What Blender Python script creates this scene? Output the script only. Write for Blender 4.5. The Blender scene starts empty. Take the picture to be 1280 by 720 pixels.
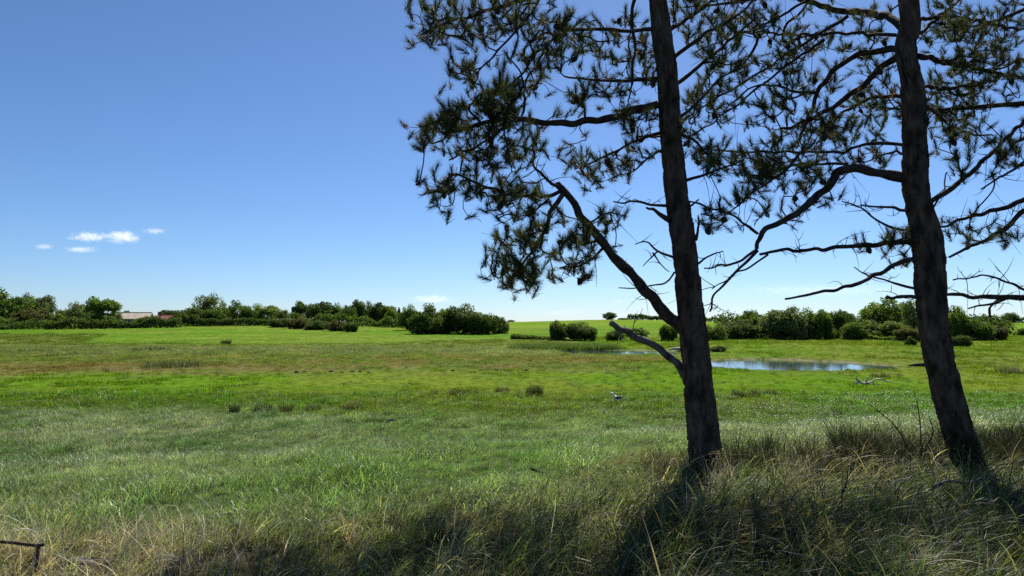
import bpy, math, random
import numpy as np
from mathutils import Vector, Matrix

# ------------------------------------------------------------------ camera, sky, sun, exposure
scene = bpy.context.scene
COL = scene.collection
F = 900.0                       # focal length in pixels of a 1280 px wide picture
CAM_Z, HOR = 1.5, 404.0
PITCH = math.atan((HOR - 360.0) / F)
cam_data = bpy.data.cameras.new("camera")
cam_data.sensor_width = 36.0
cam_data.lens = 36.0 * F / 1280.0
cam_data.clip_start, cam_data.clip_end = 0.05, 30000.0
cam = bpy.data.objects.new("camera", cam_data)
cam.location = (0, 0, CAM_Z)
cam.rotation_euler = (math.pi / 2 + PITCH, 0, 0)
COL.objects.link(cam)
scene.camera = cam

SUN_EL, SUN_AZ = math.radians(45), math.radians(17)     # azimuth to the right of straight ahead
world = bpy.data.worlds.new("World")
scene.world = world
world.use_nodes = True
nt = world.node_tree
bg = nt.nodes["Background"]
sky = nt.nodes.new("ShaderNodeTexSky")
sky.sky_type = 'NISHITA'
sky.sun_disc = False
sky.sun_elevation, sky.sun_rotation = SUN_EL, SUN_AZ
sky.altitude, sky.air_density, sky.dust_density, sky.ozone_density = 0, 0.8, 0.18, 9.5
nt.links.new(sky.outputs[0], bg.inputs[0])
bg.inputs[1].default_value = 0.056
sun_data = bpy.data.lights.new("sun", 'SUN')
sun_data.energy, sun_data.angle, sun_data.color = 4.8, math.radians(0.53), (1.0, 0.95, 0.86)
sun = bpy.data.objects.new("sun", sun_data)
sd = Vector((math.sin(SUN_AZ) * math.cos(SUN_EL), math.cos(SUN_AZ) * math.cos(SUN_EL), math.sin(SUN_EL)))
sun.rotation_euler = sd.to_track_quat('Z', 'Y').to_euler()
sun.location = (20, 60, 60)
COL.objects.link(sun)
vs = scene.view_settings
vs.view_transform, vs.look, vs.gamma, vs.use_curve_mapping = 'Standard', 'None', 1.0, False
vs.exposure = 1.05
cy = scene.cycles
cy.use_denoising = False
cy.max_bounces, cy.diffuse_bounces, cy.glossy_bounces, cy.transmission_bounces = 6, 3, 2, 4
cy.transparent_max_bounces, cy.volume_bounces = 8, 3
cy.volume_step_rate = 1.0
cy.sample_clamp_indirect = 6.0

rng = np.random.default_rng(7)
random.seed(7)

# ------------------------------------------------------------------ small helpers
def _hash(ix, iy, seed):
    n = (ix.astype(np.int64) * 374761393 + iy.astype(np.int64) * 668265263 + seed * 974634777) & 0xffffffff
    n = ((n ^ (n >> 13)) * 1274126177) & 0xffffffff
    return ((n ^ (n >> 16)) & 0xffff) / 65535.0

def vnoise(x, y, seed=0):
    x, y = np.asarray(x, float), np.asarray(y, float)
    ix, iy = np.floor(x), np.floor(y)
    fx, fy = x - ix, y - iy
    fx, fy = fx * fx * (3 - 2 * fx), fy * fy * (3 - 2 * fy)
    a, b = _hash(ix, iy, seed), _hash(ix + 1, iy, seed)
    c, d = _hash(ix, iy + 1, seed), _hash(ix + 1, iy + 1, seed)
    return (a + (b - a) * fx) * (1 - fy) + (c + (d - c) * fx) * fy

def fbm(x, y, seed=0, oct=4):
    s, a, t = 0, 0.5, 0
    for k in range(oct):
        s = s + a * vnoise(np.asarray(x) * 2 ** k, np.asarray(y) * 2 ** k, seed + k * 17)
        t += a
        a *= 0.5
    return s / t

def sstep(a, b, v):
    t = np.clip((np.asarray(v, float) - a) / (b - a), 0.0, 1.0)
    return t * t * (3 - 2 * t)

PONDS = [(24.7, 66.0, 8.0, 8.0, 0.0), (15.4, 93.0, 9.4, 7.4, -0.1)]      # x, y, half width, half depth
WATER_Z = -2.30

def pond_mask(x, y):
    m = np.full(np.shape(x), 9.0)
    for px, py, a, b, sk in PONDS:
        xx = (x - px) - sk * (y - py)
        r = np.sqrt((xx / a) ** 2 + ((y - py) / b) ** 2) + 0.42 * (fbm(x * 0.22, y * 0.22, 91, 3) - 0.5)
        m = np.minimum(m, r)
    return m

def ground_z(x, y):
    x, y = np.asarray(x, float), np.asarray(y, float)
    edge = y - (7.6 + 0.34 * np.clip(x, -14, 14))
    z = -2.2 * sstep(-0.5, 15.0, edge)
    z = z + 3.75 * sstep(112, 430, y + 0.10 * np.abs(x)) * (1 - 0.25 * sstep(60, 200, x) * (1 - sstep(250, 400, y)))
    z = z + 0.10 * (fbm(x * 0.25, y * 0.25, 5, 3) - 0.5) * sstep(5, 14, np.abs(y) + np.abs(x) * .3)
    z = z + 0.16 * (fbm(x * 1.1, y * 1.1, 8, 3) - 0.5) * (1 - sstep(25, 60, y))
    z = z + 9.0 * (fbm(x * 0.0016 + 3, y * 0.0016, 44, 3) - 0.35) * sstep(480, 1200, y)
    z = z + 0.9 * np.exp(-(((x - 42) / 16) ** 2 + ((y - 100) / 22) ** 2))
    z = z + 0.8 * np.exp(-((x + 90) / 50) ** 2 - ((y - 290) / 95) ** 2) + 2.0 * np.exp(-((x - 60) / 55) ** 2 - ((y - 410) / 90) ** 2)
    pm = pond_mask(x, y)
    return z - 0.6 * (1 - sstep(0.75, 1.25, pm)) + 0.0

def gz(x, y):
    return float(ground_z(np.array([x]), np.array([y]))[0])

cp, sp = math.cos(PITCH), math.sin(PITCH)
def at(px, py, d):
    """point seen at a photograph pixel, d metres ahead"""
    u, v = (px - 640.0) / F, (360.0 - py) / F
    fy, fz = cp - v * sp, sp + v * cp
    return Vector((u * d / fy, d, CAM_Z + d * fz / fy))

def onground(px, py):
    lo = 2.5
    prev = lo
    for d in np.geomspace(2.5, 900, 700):
        p = at(px, py, d)
        if p.z < gz(p.x, p.y):
            break
        prev = d
    p = at(px, py, d)
    return Vector((p.x, p.y, gz(p.x, p.y)))

def mesh_obj(name, verts, faces, mat, parent=None, smooth=False, cols=None, cname='col'):
    me = bpy.data.meshes.new(name)
    v = np.asarray(verts, np.float32)
    if isinstance(faces, np.ndarray):
        k = faces.shape[1]
        me.vertices.add(len(v)); me.vertices.foreach_set('co', v.ravel())
        me.loops.add(faces.size); me.loops.foreach_set('vertex_index', faces.astype(np.int32).ravel())
        me.polygons.add(len(faces))
        me.polygons.foreach_set('loop_start', np.arange(0, faces.size, k, dtype=np.int32))
        me.update(calc_edges=True)
    else:
        me.from_pydata([tuple(map(float, q)) for q in v], [], faces)
    if smooth:
        me.polygons.foreach_set('use_smooth', np.ones(len(me.polygons), bool))
    if cols is not None:
        a = me.attributes.new(cname, 'FLOAT_COLOR', 'POINT')
        c = np.ones((len(v), 4), np.float32); c[:, :3] = cols
        a.data.foreach_set('color', c.ravel())
    if mat:
        me.materials.append(mat)
    o = bpy.data.objects.new(name, me)
    COL.objects.link(o)
    if parent:
        o.parent = parent
    return o

def empty(name, loc, label, cat, group=None, rz=0):
    o = bpy.data.objects.new(name, None)
    o.empty_display_size = 0.2
    o.location = loc
    o.rotation_euler = (0, 0, rz)
    COL.objects.link(o)
    tag(o, label, cat, group)
    return o

def tag(o, label, cat=None, group=None, kind=None):
    o['label'] = label
    if cat: o['category'] = cat
    if group: o['group'] = group
    if kind: o['kind'] = kind
    return o

# ------------------------------------------------------------------ materials
def new_mat(name):
    m = bpy.data.materials.new(name)
    m.use_nodes = True
    n = m.node_tree.nodes
    n.clear()
    out = n.new('ShaderNodeOutputMaterial')
    return m, m.node_tree, out

def N(t, kind, **kw):
    n = t.nodes.new(kind)
    for k, v in kw.items():
        setattr(n, k, v)
    return n

def leaf_mat(name, attr=None, attr_type='GEOMETRY', base=(0.06, 0.1, 0.03), transl=0.35, tint=(1.15, 1.1, 0.55),
             rough=0.5, var=0.35, spec=0.35, hue=0.03):
    m, t, out = new_mat(name)
    if attr:
        a = N(t, 'ShaderNodeAttribute', attribute_name=attr, attribute_type=attr_type)
        col = a.outputs['Color']
    else:
        r = N(t, 'ShaderNodeRGB'); r.outputs[0].default_value = (*base, 1)
        col = r.outputs[0]
    oi = N(t, 'ShaderNodeObjectInfo')
    hs = N(t, 'ShaderNodeHueSaturation')
    mr = N(t, 'ShaderNodeMapRange'); mr.inputs[3].default_value = 1 - var; mr.inputs[4].default_value = 1 + var
    t.links.new(oi.outputs['Random'], mr.inputs[0])
    wn = N(t, 'ShaderNodeMath', operation='MULTIPLY'); wn.inputs[1].default_value = 7.31
    fr = N(t, 'ShaderNodeMath', operation='FRACT')
    t.links.new(oi.outputs['Random'], wn.inputs[0]); t.links.new(wn.outputs[0], fr.inputs[0])
    mh = N(t, 'ShaderNodeMapRange'); mh.inputs[3].default_value = 0.5 - hue; mh.inputs[4].default_value = 0.5 + hue
    t.links.new(fr.outputs[0], mh.inputs[0])
    t.links.new(mh.outputs[0], hs.inputs['Hue']); t.links.new(mr.outputs[0], hs.inputs['Value'])
    if attr_type == 'INSTANCER':
        bv = N(t, 'ShaderNodeAttribute', attribute_name='bv', attribute_type='GEOMETRY')
        sc2 = N(t, 'ShaderNodeVectorMath', operation='SCALE')
        t.links.new(col, sc2.inputs[0]); t.links.new(bv.outputs['Fac'], sc2.inputs['Scale'])
        col = sc2.outputs[0]
    t.links.new(col, hs.inputs['Color'])
    p = N(t, 'ShaderNodeBsdfPrincipled')
    p.inputs['Roughness'].default_value = rough
    p.inputs['Specular IOR Level'].default_value = spec
    t.links.new(hs.outputs[0], p.inputs['Base Color'])
    tr = N(t, 'ShaderNodeBsdfTranslucent')
    mx = N(t, 'ShaderNodeMix', data_type='RGBA', blend_type='MULTIPLY')
    mx.inputs[0].default_value = 1.0
    mx.inputs[7].default_value = (*tint, 1)
    t.links.new(hs.outputs[0], mx.inputs[6]); t.links.new(mx.outputs[2], tr.inputs[0])
    ms = N(t, 'ShaderNodeMixShader'); ms.inputs[0].default_value = transl
    t.links.new(p.outputs[0], ms.inputs[1]); t.links.new(tr.outputs[0], ms.inputs[2])
    t.links.new(ms.outputs[0], out.inputs[0])
    return m

def noise_mat(name, c1, c2, scale=6.0, rough=0.85, bump=0.3, stretch=(1, 1, 1), detail=6, spec=0.25, c3=None, bscale=None):
    m, t, out = new_mat(name)
    tc = N(t, 'ShaderNodeTexCoord')
    mp = N(t, 'ShaderNodeMapping'); mp.inputs['Scale'].default_value = stretch
    t.links.new(tc.outputs['Object'], mp.inputs[0])
    nz = N(t, 'ShaderNodeTexNoise'); nz.inputs['Scale'].default_value = scale; nz.inputs['Detail'].default_value = detail
    t.links.new(mp.outputs[0], nz.inputs['Vector'])
    cr = N(t, 'ShaderNodeValToRGB')
    cr.color_ramp.elements[0].color = (*c1, 1); cr.color_ramp.elements[0].position = 0.35
    cr.color_ramp.elements[1].color = (*c2, 1); cr.color_ramp.elements[1].position = 0.65
    if c3:
        e = cr.color_ramp.elements.new(0.8); e.color = (*c3, 1)
    t.links.new(nz.outputs[0], cr.inputs[0])
    p = N(t, 'ShaderNodeBsdfPrincipled')
    p.inputs['Roughness'].default_value = rough; p.inputs['Specular IOR Level'].default_value = spec
    t.links.new(cr.outputs[0], p.inputs['Base Color'])
    if bump:
        n2 = N(t, 'ShaderNodeTexNoise'); n2.inputs['Scale'].default_value = bscale or scale * 2.5; n2.inputs['Detail'].default_value = 5
        t.links.new(mp.outputs[0], n2.inputs['Vector'])
        b = N(t, 'ShaderNodeBump'); b.inputs['Strength'].default_value = bump; b.inputs['Distance'].default_value = 0.02
        t.links.new(n2.outputs[0], b.inputs['Height']); t.links.new(b.outputs[0], p.inputs['Normal'])
    t.links.new(p.outputs[0], out.inputs[0])
    return m

M = {}
M['bark'] = noise_mat('pine_bark', (0.034, 0.024, 0.017), (0.135, 0.096, 0.070), 12, 0.95, 0.9, (1, 1, 0.45), spec=0.08, c3=(0.24, 0.185, 0.15), bscale=26)
M['twig'] = noise_mat('pine_twig', (0.026, 0.020, 0.016), (0.075, 0.057, 0.044), 14, 0.95, 0.3, spec=0.05)
M['deadwood'] = noise_mat('dead_wood', (0.05, 0.042, 0.037), (0.17, 0.15, 0.13), 10, 0.95, 0.4, (1, 1, 1), spec=0.08)
M['bleached'] = noise_mat('bleached_wood', (0.26, 0.24, 0.21), (0.52, 0.49, 0.45), 7, 0.75, 0.3)
M['needle'] = leaf_mat('pine_needle', 'col', 'GEOMETRY', transl=0.35, tint=(1.15, 1.12, 0.55), rough=0.6, var=0.12, spec=0.22, hue=0.008)
M['leaf'] = leaf_mat('tree_leaf', 'col', 'GEOMETRY', transl=0.42, tint=(1.15, 1.2, 0.5), rough=0.7, var=0.0, spec=0.08, hue=0.0)
M['grass'] = leaf_mat('grass_blade', 'gcol', 'INSTANCER', transl=0.48, tint=(1.02, 1.15, 0.6), rough=0.42, var=0.38, spec=0.32, hue=0.022)
M['grass_far'] = leaf_mat('far_grass_blade', 'gcol', 'INSTANCER', transl=0.46, tint=(1.12, 1.2, 0.45), rough=0.7, var=0.25, spec=0.06, hue=0.015)
M['old_grass'] = leaf_mat('old_dark_grass', 'gcol', 'INSTANCER', transl=0.15, tint=(1.1, 1.1, 0.6), rough=0.8, var=0.35, spec=0.03, hue=0.02)
M['bank'] = leaf_mat('bank_grass_blade', 'gcol', 'INSTANCER', transl=0.45, tint=(1.12, 1.15, 0.55), rough=0.5, var=0.38, spec=0.15, hue=0.022)
M['straw'] = leaf_mat('dry_straw', 'gcol', 'INSTANCER', transl=0.3, tint=(1.05, 1.0, 0.8), rough=0.5, var=0.35, spec=0.35, hue=0.01)
M['tussock'] = leaf_mat('tussock_blade', 'col', 'GEOMETRY', transl=0.35, tint=(1.2, 1.15, 0.5), rough=0.5, var=0.1, spec=0.4, hue=0.01)
M['soil'] = noise_mat('dark_soil', (0.025, 0.018, 0.012), (0.06, 0.045, 0.03), 20, 0.95, 0.5)
M['rust'] = noise_mat('rusty_iron', (0.035, 0.024, 0.018), (0.11, 0.065, 0.045), 40, 0.85, 0.5)
M['stone'] = noise_mat('grey_stone', (0.07, 0.065, 0.06), (0.17, 0.16, 0.145), 12, 0.9, 0.5)

# ------------------------------------------------------------------ ground
def mixc(a, b, t):
    t = np.asarray(t)[..., None]
    return a * (1 - t) + b * t

def meadow_col(x, y):
    """plant colour of the meadow at a place (base colour of the grass growing there)"""
    x, y = np.asarray(x, float), np.asarray(y, float)
    C = lambda *c: np.array(c, float)
    n1 = fbm(x * 0.10, y * 0.06, 21, 4); n2 = fbm(x * 0.5, y * 0.35, 33, 4); n3 = fbm(x * 0.03, y * 0.05, 52, 3)
    yy = y + 9 * (n1 - 0.5) + 5 * (n2 - 0.5)
    sward = mixc(C(0.092, 0.185, 0.007), C(0.132, 0.185, 0.018), sstep(0.42, 0.62, n1))
    sward = mixc(sward, C(0.085, 0.150, 0.02), 0.6 * sstep(0.54, 0.7, n2))
    lush = mixc(C(0.135, 0.205, 0.080), C(0.265, 0.305, 0.175), sstep(0.40, 0.66, n2))
    lush = mixc(lush, C(0.150, 0.240, 0.055), 0.5 * sstep(0.5, 0.62, n1))
    c = mixc(lush, sward, sstep(27, 34, yy + 8 * sstep(2, 12, x)))
    olive = mixc(C(0.098, 0.138, 0.030), C(0.140, 0.145, 0.048), sstep(0.4, 0.65, n2))
    wl = 1 - sstep(4, 16, x)                       # the left and middle of the meadow
    c = mixc(c, olive, sstep(50, 62, yy) * (0.35 + 0.65 * wl))
    brown = C(0.155, 0.105, 0.050)
    br = np.exp(-((yy - 59) / 7.5) ** 2) * sstep(-58, -40, x) * (1 - sstep(-24, -8, x))
    br = np.maximum(br, 0.9 * np.exp(-((yy - 74) / 6.0) ** 2) * sstep(-2, 7, x) * (1 - sstep(15.5, 17.5, x)))
    br = np.maximum(br, 0.7 * np.exp(-((yy - 70) / 8.0) ** 2) * sstep(-25, -12, x) * (1 - sstep(0, 8, x)) * sstep(0.4, 0.6, n2))
    c = mixc(c, brown, np.clip(br * (0.3 + 1.2 * n2), 0, 1) * 0.72)
    reed = mixc(C(0.105, 0.135, 0.055), C(0.150, 0.165, 0.080), sstep(0.4, 0.65, n2))
    c = mixc(c, reed, sstep(76, 88, yy) * wl)
    farg = mixc(C(0.100, 0.145, 0.026), C(0.125, 0.145, 0.040), n2)
    c = mixc(c, farg, sstep(108, 122, yy) * wl)
    field = mixc(C(0.085, 0.168, 0.016), C(0.125, 0.185, 0.026), sstep(0.35, 0.65, n3))
    fm = sstep(-6, 10, y - field_edge(x) + 14 * (n2 - 0.5))
    c = mixc(c, field, fm)
    far = C(0.08, 0.15, 0.02)
    c = mixc(c, mixc(far, C(0.16, 0.16, 0.06), sstep(.45, .6, n3)), sstep(430, 520, y))
    bank = mixc(C(0.12, 0.125, 0.045), C(0.20, 0.175, 0.095), sstep(0.42, 0.62, n2))
    edge = y - bank_edge(x) + 1.2 * (n2 - 0.5)
    c = mixc(bank, c, sstep(-1.2, 1.0, edge))
    return c

def bank_edge(x):
    x = np.asarray(x, float)
    return 5.45 + 2.05 * sstep(-1.8, 3.2, x) + 0.10 * np.clip(x, -14, 14)

def field_edge(x):
    """the near edge of the smooth farm fields"""
    x = np.asarray(x, float)
    return 124 + 45 * sstep(-35, 15, x) + 90 * sstep(38, 75, x) + 60 * (1 - sstep(-115, -72, x)) + 30 * (fbm(x * 0.03, x * 0 + 2, 61, 4) - 0.5)

def axis(a, b, s0, g):
    v, s = [a], s0
    while v[-1] < b:
        v.append(v[-1] + s); s *= g
    return v
ypos = axis(-2, 130, 0.28, 1.0085)
ypos += axis(ypos[-1] + 1.5, 9000, 1.6, 1.035)[0:]
yneg = [-90, -60, -40, -28, -20, -14, -10, -7, -5, -3.4]
ys = np.array(yneg + ypos)
xp = axis(0.0, 7000, 0.28, 1.028)[1:]
xs = np.array([-v for v in reversed(xp)] + [0.0] + xp)
GX, GY = np.meshgrid(xs, ys)
GZ = ground_z(GX, GY)
nx, ny = len(xs), len(ys)
idx = np.arange(nx * ny).reshape(ny, nx)
fc = np.stack([idx[:-1, :-1], idx[:-1, 1:], idx[1:, 1:], idx[1:, :-1]], -1).reshape(-1, 4)
pm = pond_mask(GX, GY).ravel()
gcol = meadow_col(GX.ravel(), GY.ravel())
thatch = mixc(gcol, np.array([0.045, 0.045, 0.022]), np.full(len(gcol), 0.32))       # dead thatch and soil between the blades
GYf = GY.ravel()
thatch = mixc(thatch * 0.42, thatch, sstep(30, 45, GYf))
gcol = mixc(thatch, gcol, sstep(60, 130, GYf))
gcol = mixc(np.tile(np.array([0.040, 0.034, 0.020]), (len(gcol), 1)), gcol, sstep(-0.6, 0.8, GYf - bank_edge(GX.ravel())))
mud = np.array([0.19, 0.165, 0.12])
gcol = mixc(gcol, mud, (1 - sstep(1.02, 1.2, pm)))

gm, t, out = new_mat('meadow_ground')
a = N(t, 'ShaderNodeAttribute', attribute_name='col')
geo = N(t, 'ShaderNodeNewGeometry')
nz = N(t, 'ShaderNodeTexNoise'); nz.inputs['Scale'].default_value = 1.7; nz.inputs['Detail'].default_value = 8; nz.inputs['Roughness'].default_value = 0.65
mp = N(t, 'ShaderNodeMapping'); mp.inputs['Scale'].default_value = (1, 0.5, 1)
t.links.new(geo.outputs['Position'], mp.inputs[0]); t.links.new(mp.outputs[0], nz.inputs['Vector'])
mr = N(t, 'ShaderNodeMapRange'); mr.inputs[1].default_value = 0.3; mr.inputs[2].default_value = 0.7; mr.inputs[3].default_value = 0.72; mr.inputs[4].default_value = 1.25
t.links.new(nz.outputs[0], mr.inputs[0])
mul = N(t, 'ShaderNodeVectorMath', operation='SCALE')
t.links.new(a.outputs['Color'], mul.inputs[0]); t.links.new(mr.outputs[0], mul.inputs['Scale'])
p = N(t, 'ShaderNodeBsdfPrincipled'); p.inputs['Roughness'].default_value = 1.0; p.inputs['Specular IOR Level'].default_value = 0.0
t.links.new(mul.outputs[0], p.inputs['Base Color'])
b = N(t, 'ShaderNodeBump'); b.inputs['Strength'].default_value = 0.55; b.inputs['Distance'].default_value = 0.12
n2 = N(t, 'ShaderNodeTexNoise'); n2.inputs['Scale'].default_value = 5.0; n2.inputs['Detail'].default_value = 6
t.links.new(geo.outputs['Position'], n2.inputs['Vector'])
t.links.new(n2.outputs[0], b.inputs['Height']); t.links.new(b.outputs[0], p.inputs['Normal'])
t.links.new(p.outputs[0], out.inputs[0])
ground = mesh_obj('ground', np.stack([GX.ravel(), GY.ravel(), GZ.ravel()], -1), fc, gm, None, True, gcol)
tag(ground, 'green meadow ground running out to farm fields on the horizon', 'ground', kind='structure')

# ------------------------------------------------------------------ water
wm, t, out = new_mat('pond_water')
p = N(t, 'ShaderNodeBsdfPrincipled')
p.inputs['Base Color'].default_value = (0.03, 0.04, 0.045, 1)
p.inputs['Roughness'].default_value = 0.05
p.inputs['IOR'].default_value = 1.33
geo = N(t, 'ShaderNodeNewGeometry')
nz = N(t, 'ShaderNodeTexNoise'); nz.inputs['Scale'].default_value = 2.2; nz.inputs['Detail'].default_value = 4
mp = N(t, 'ShaderNodeMapping'); mp.inputs['Scale'].default_value = (0.5, 1.0, 1)
t.links.new(geo.outputs['Position'], mp.inputs[0]); t.links.new(mp.outputs[0], nz.inputs['Vector'])
b = N(t, 'ShaderNodeBump'); b.inputs['Strength'].default_value = 0.05; b.inputs['Distance'].default_value = 0.05
t.links.new(nz.outputs[0], b.inputs['Height']); t.links.new(b.outputs[0], p.inputs['Normal'])
t.links.new(p.outputs[0], out.inputs[0])
for (px, py, ra, rb, sk), lab in zip(PONDS, ('blue pond reflecting the trees, between the two near pine trunks', 'narrow far pond strip behind the brown sedge, beside the forked pine')):
    k = 48
    vv = [(px + 1.45 * ra * math.cos(q) + sk * 1.45 * rb * math.sin(q), py + 1.45 * rb * math.sin(q), WATER_Z) for q in np.linspace(0, 2 * math.pi, k, endpoint=False)]
    o = mesh_obj('water', vv, [list(range(k))], wm)
    tag(o, lab, 'pond', kind='structure')

# ------------------------------------------------------------------ grass (stuff, scattered with geometry nodes)
def blade_tuft(n, h0, h1, w, spread, lean, wind=(0, 0), seg=5, droop=0.6, seed=0, thin_frac=0.0):
    r = np.random.default_rng(seed)
    V, Fc = [], []
    for i in range(n):
        h = r.uniform(h0, h1)
        a = r.uniform(0, 2 * math.pi)
        rr = spread * math.sqrt(r.uniform())
        base = np.array([rr * math.cos(a), rr * math.sin(a), -0.03])
        la = r.uniform(0, 2 * math.pi)
        d = np.array([math.cos(la), math.sin(la), 0]) * lean * r.uniform(0.2, 1.2) + np.array([wind[0], wind[1], 0]) * r.uniform(0.4, 1.3)
        side = np.array([-math.sin(la + r.normal() * .8), math.cos(la + r.normal() * .8), 0])
        side /= np.linalg.norm(side)
        ww = w * min(1.7, r.lognormal(-0.05, 0.36)) * (0.5 if r.uniform() < thin_frac else 1)
        dr = droop * r.uniform(0.3, 1.5)
        p = base.copy(); dirv = np.array([0, 0, 1.0]) + d * 0.4
        k0 = len(V)
        for s in range(seg + 1):
            f = s / seg
            wd = ww * (1 - f ** 1.6) * 0.5
            if s < seg:
                V.append(p - side * wd); V.append(p + side * wd)
            else:
                V.append(p.copy())
            dirv = dirv + d * (1.2 / seg) + np.array([0, 0, -dr * 1.6 * f / seg * 2])
            u = dirv / np.linalg.norm(dirv)
            p = p + u * h / seg
            p[2] = max(p[2], 0.0)
        for s in range(seg - 1):
            q = k0 + 2 * s
            Fc.append((q, q + 1, q + 3, q + 2))
        q = k0 + 2 * (seg - 1)
        Fc.append((q, q + 1, q + 2))
    return V, Fc

def tuft_collection(name, specs, mat):
    c = bpy.data.collections.new(name)
    for i, s in enumerate(specs):
        V, Fc = blade_tuft(seed=100 + i * 7, **s)
        me = bpy.data.meshes.new('%s_tuft_%02d' % (name, i))
        me.from_pydata([tuple(v) for v in V], [], Fc)
        per = len(V) // s['n']
        bv = np.minimum(np.random.default_rng(i).lognormal(-0.08, 0.40, s['n']), 1.6)
        me.attributes.new('bv', 'FLOAT', 'POINT').data.foreach_set('value', np.repeat(bv, per).astype(np.float32))
        me.materials.append(mat)
        c.objects.link(bpy.data.objects.new('%s_tuft_%02d' % (name, i), me))
    return c

def scatter(name, pts, cols, scl, rotz, which, coll, label, tilt=0.15):
    n = len(pts)
    me = bpy.data.meshes.new(name)
    me.vertices.add(n); me.vertices.foreach_set('co', np.asarray(pts, np.float32).ravel())
    c4 = np.ones((n, 4), np.float32); c4[:, :3] = cols
    me.attributes.new('gcol', 'FLOAT_COLOR', 'POINT').data.foreach_set('color', c4.ravel())
    rv = np.zeros((n, 3), np.float32); rv[:, 2] = rotz; rv[:, 0] = rng.normal(0, tilt, n); rv[:, 1] = rng.normal(0, tilt, n)
    me.attributes.new('rot', 'FLOAT_VECTOR', 'POINT').data.foreach_set('vector', rv.ravel())
    sv = np.repeat(np.asarray(scl, np.float32)[:, None], 3, 1) if np.ndim(scl) == 1 else np.asarray(scl, np.float32)
    me.attributes.new('scl', 'FLOAT_VECTOR', 'POINT').data.foreach_set('vector', sv.ravel())
    me.attributes.new('which', 'INT', 'POINT').data.foreach_set('value', np.asarray(which, np.int32))
    o = bpy.data.objects.new(name, me)
    COL.objects.link(o)
    g = bpy.data.node_groups.new(name + '_scatter', 'GeometryNodeTree')
    g.interface.new_socket('Geometry', in_out='INPUT', socket_type='NodeSocketGeometry')
    g.interface.new_socket('Geometry', in_out='OUTPUT', socket_type='NodeSocketGeometry')
    gi, go = g.nodes.new('NodeGroupInput'), g.nodes.new('NodeGroupOutput')
    ci = g.nodes.new('GeometryNodeCollectionInfo'); ci.inputs['Collection'].default_value = coll
    ci.inputs['Separate Children'].default_value = True; ci.inputs['Reset Children'].default_value = True
    ip = g.nodes.new('GeometryNodeInstanceOnPoints'); ip.inputs['Pick Instance'].default_value = True
    def na(nm, ty):
        q = g.nodes.new('GeometryNodeInputNamedAttribute'); q.data_type = ty; q.inputs['Name'].default_value = nm
        return [s for s in q.outputs if s.enabled and s.name == 'Attribute'][0]
    g.links.new(gi.outputs[0], ip.inputs['Points']); g.links.new(ci.outputs[0], ip.inputs['Instance'])
    g.links.new(na('which', 'INT'), ip.inputs['Instance Index'])
    e2r = g.nodes.new('FunctionNodeEulerToRotation')
    g.links.new(na('rot', 'FLOAT_VECTOR'), e2r.inputs[0]); g.links.new(e2r.outputs[0], ip.inputs['Rotation'])
    g.links.new(na('scl', 'FLOAT_VECTOR'), ip.inputs['Scale'])
    g.links.new(ip.outputs[0], go.inputs[0])
    md = o.modifiers.new('scatter', 'NODES'); md.node_group = g
    tag(o, label, 'grass', kind='stuff')
    return o

def fan_points(n, d0, d1, half=0.80, power=1.0, extra=2.0):
    """points spread over the visible wedge; power<1 puts more near"""
    u = rng.uniform(0, 1, n)
    d = (d0 ** (power + 1) + u * (d1 ** (power + 1) - d0 ** (power + 1))) ** (1 / (power + 1)) if power > -1 else d0 * (d1 / d0) ** u
    x = rng.uniform(-1, 1, n) * (half * d + extra)
    return x, d


lush = tuft_collection('lush', [dict(n=26, h0=0.08, h1=0.28, w=0.0085, spread=0.14, lean=0.7, wind=(0.25, 0.0), seg=4, droop=0.8) for _ in range(6)], M['grass'])
fine = tuft_collection('fine', [dict(n=34, h0=0.05, h1=0.13, w=0.016, spread=0.22, lean=0.5, seg=3, droop=0.5) for _ in range(5)], M['grass_far'])
rank = tuft_collection('rank', [dict(n=15, h0=0.40, h1=0.95, w=0.0145, spread=0.13, lean=0.8, wind=(0.85, -0.12), seg=8, droop=1.5, thin_frac=0.4) for _ in range(7)], M['bank'])
straw = tuft_collection('straw', [dict(n=9, h0=0.45, h1=0.95, w=0.0085, spread=0.15, lean=0.7, wind=(0.25, 0.0), seg=7, droop=0.75, thin_frac=0.5) for _ in range(6)], M['straw'])
reedc = tuft_collection('reed', [dict(n=40, h0=0.4, h1=1.0, w=0.026, spread=0.5, lean=0.5, wind=(0.25, 0), seg=3, droop=0.6) for _ in range(5)], M['grass_far'])
oldg = tuft_collection('old', [dict(n=38, h0=0.35, h1=0.85, w=0.008, spread=0.18, lean=0.6, wind=(0.2, 0), seg=6, droop=0.6) for _ in range(5)], M['old_grass'])

coarse = tuft_collection('coarse', [dict(n=12, h0=0.5, h1=1.05, w=0.0135, spread=0.10, lean=0.7, wind=(0.9, -0.1), seg=9, droop=1.5, thin_frac=0.3) for _ in range(4)], M['bank'])

def by_rail(x, d):
    return ~((x < -2.5) & (d < 4.5) & (rng.uniform(0, 1, len(x)) < 0.75))

def jit(c, s):
    return np.clip(c * rng.normal(1, s, (len(c), 1)) * rng.normal(1, s * 0.3, (len(c), 3)), 0.004, 0.6)

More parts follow.
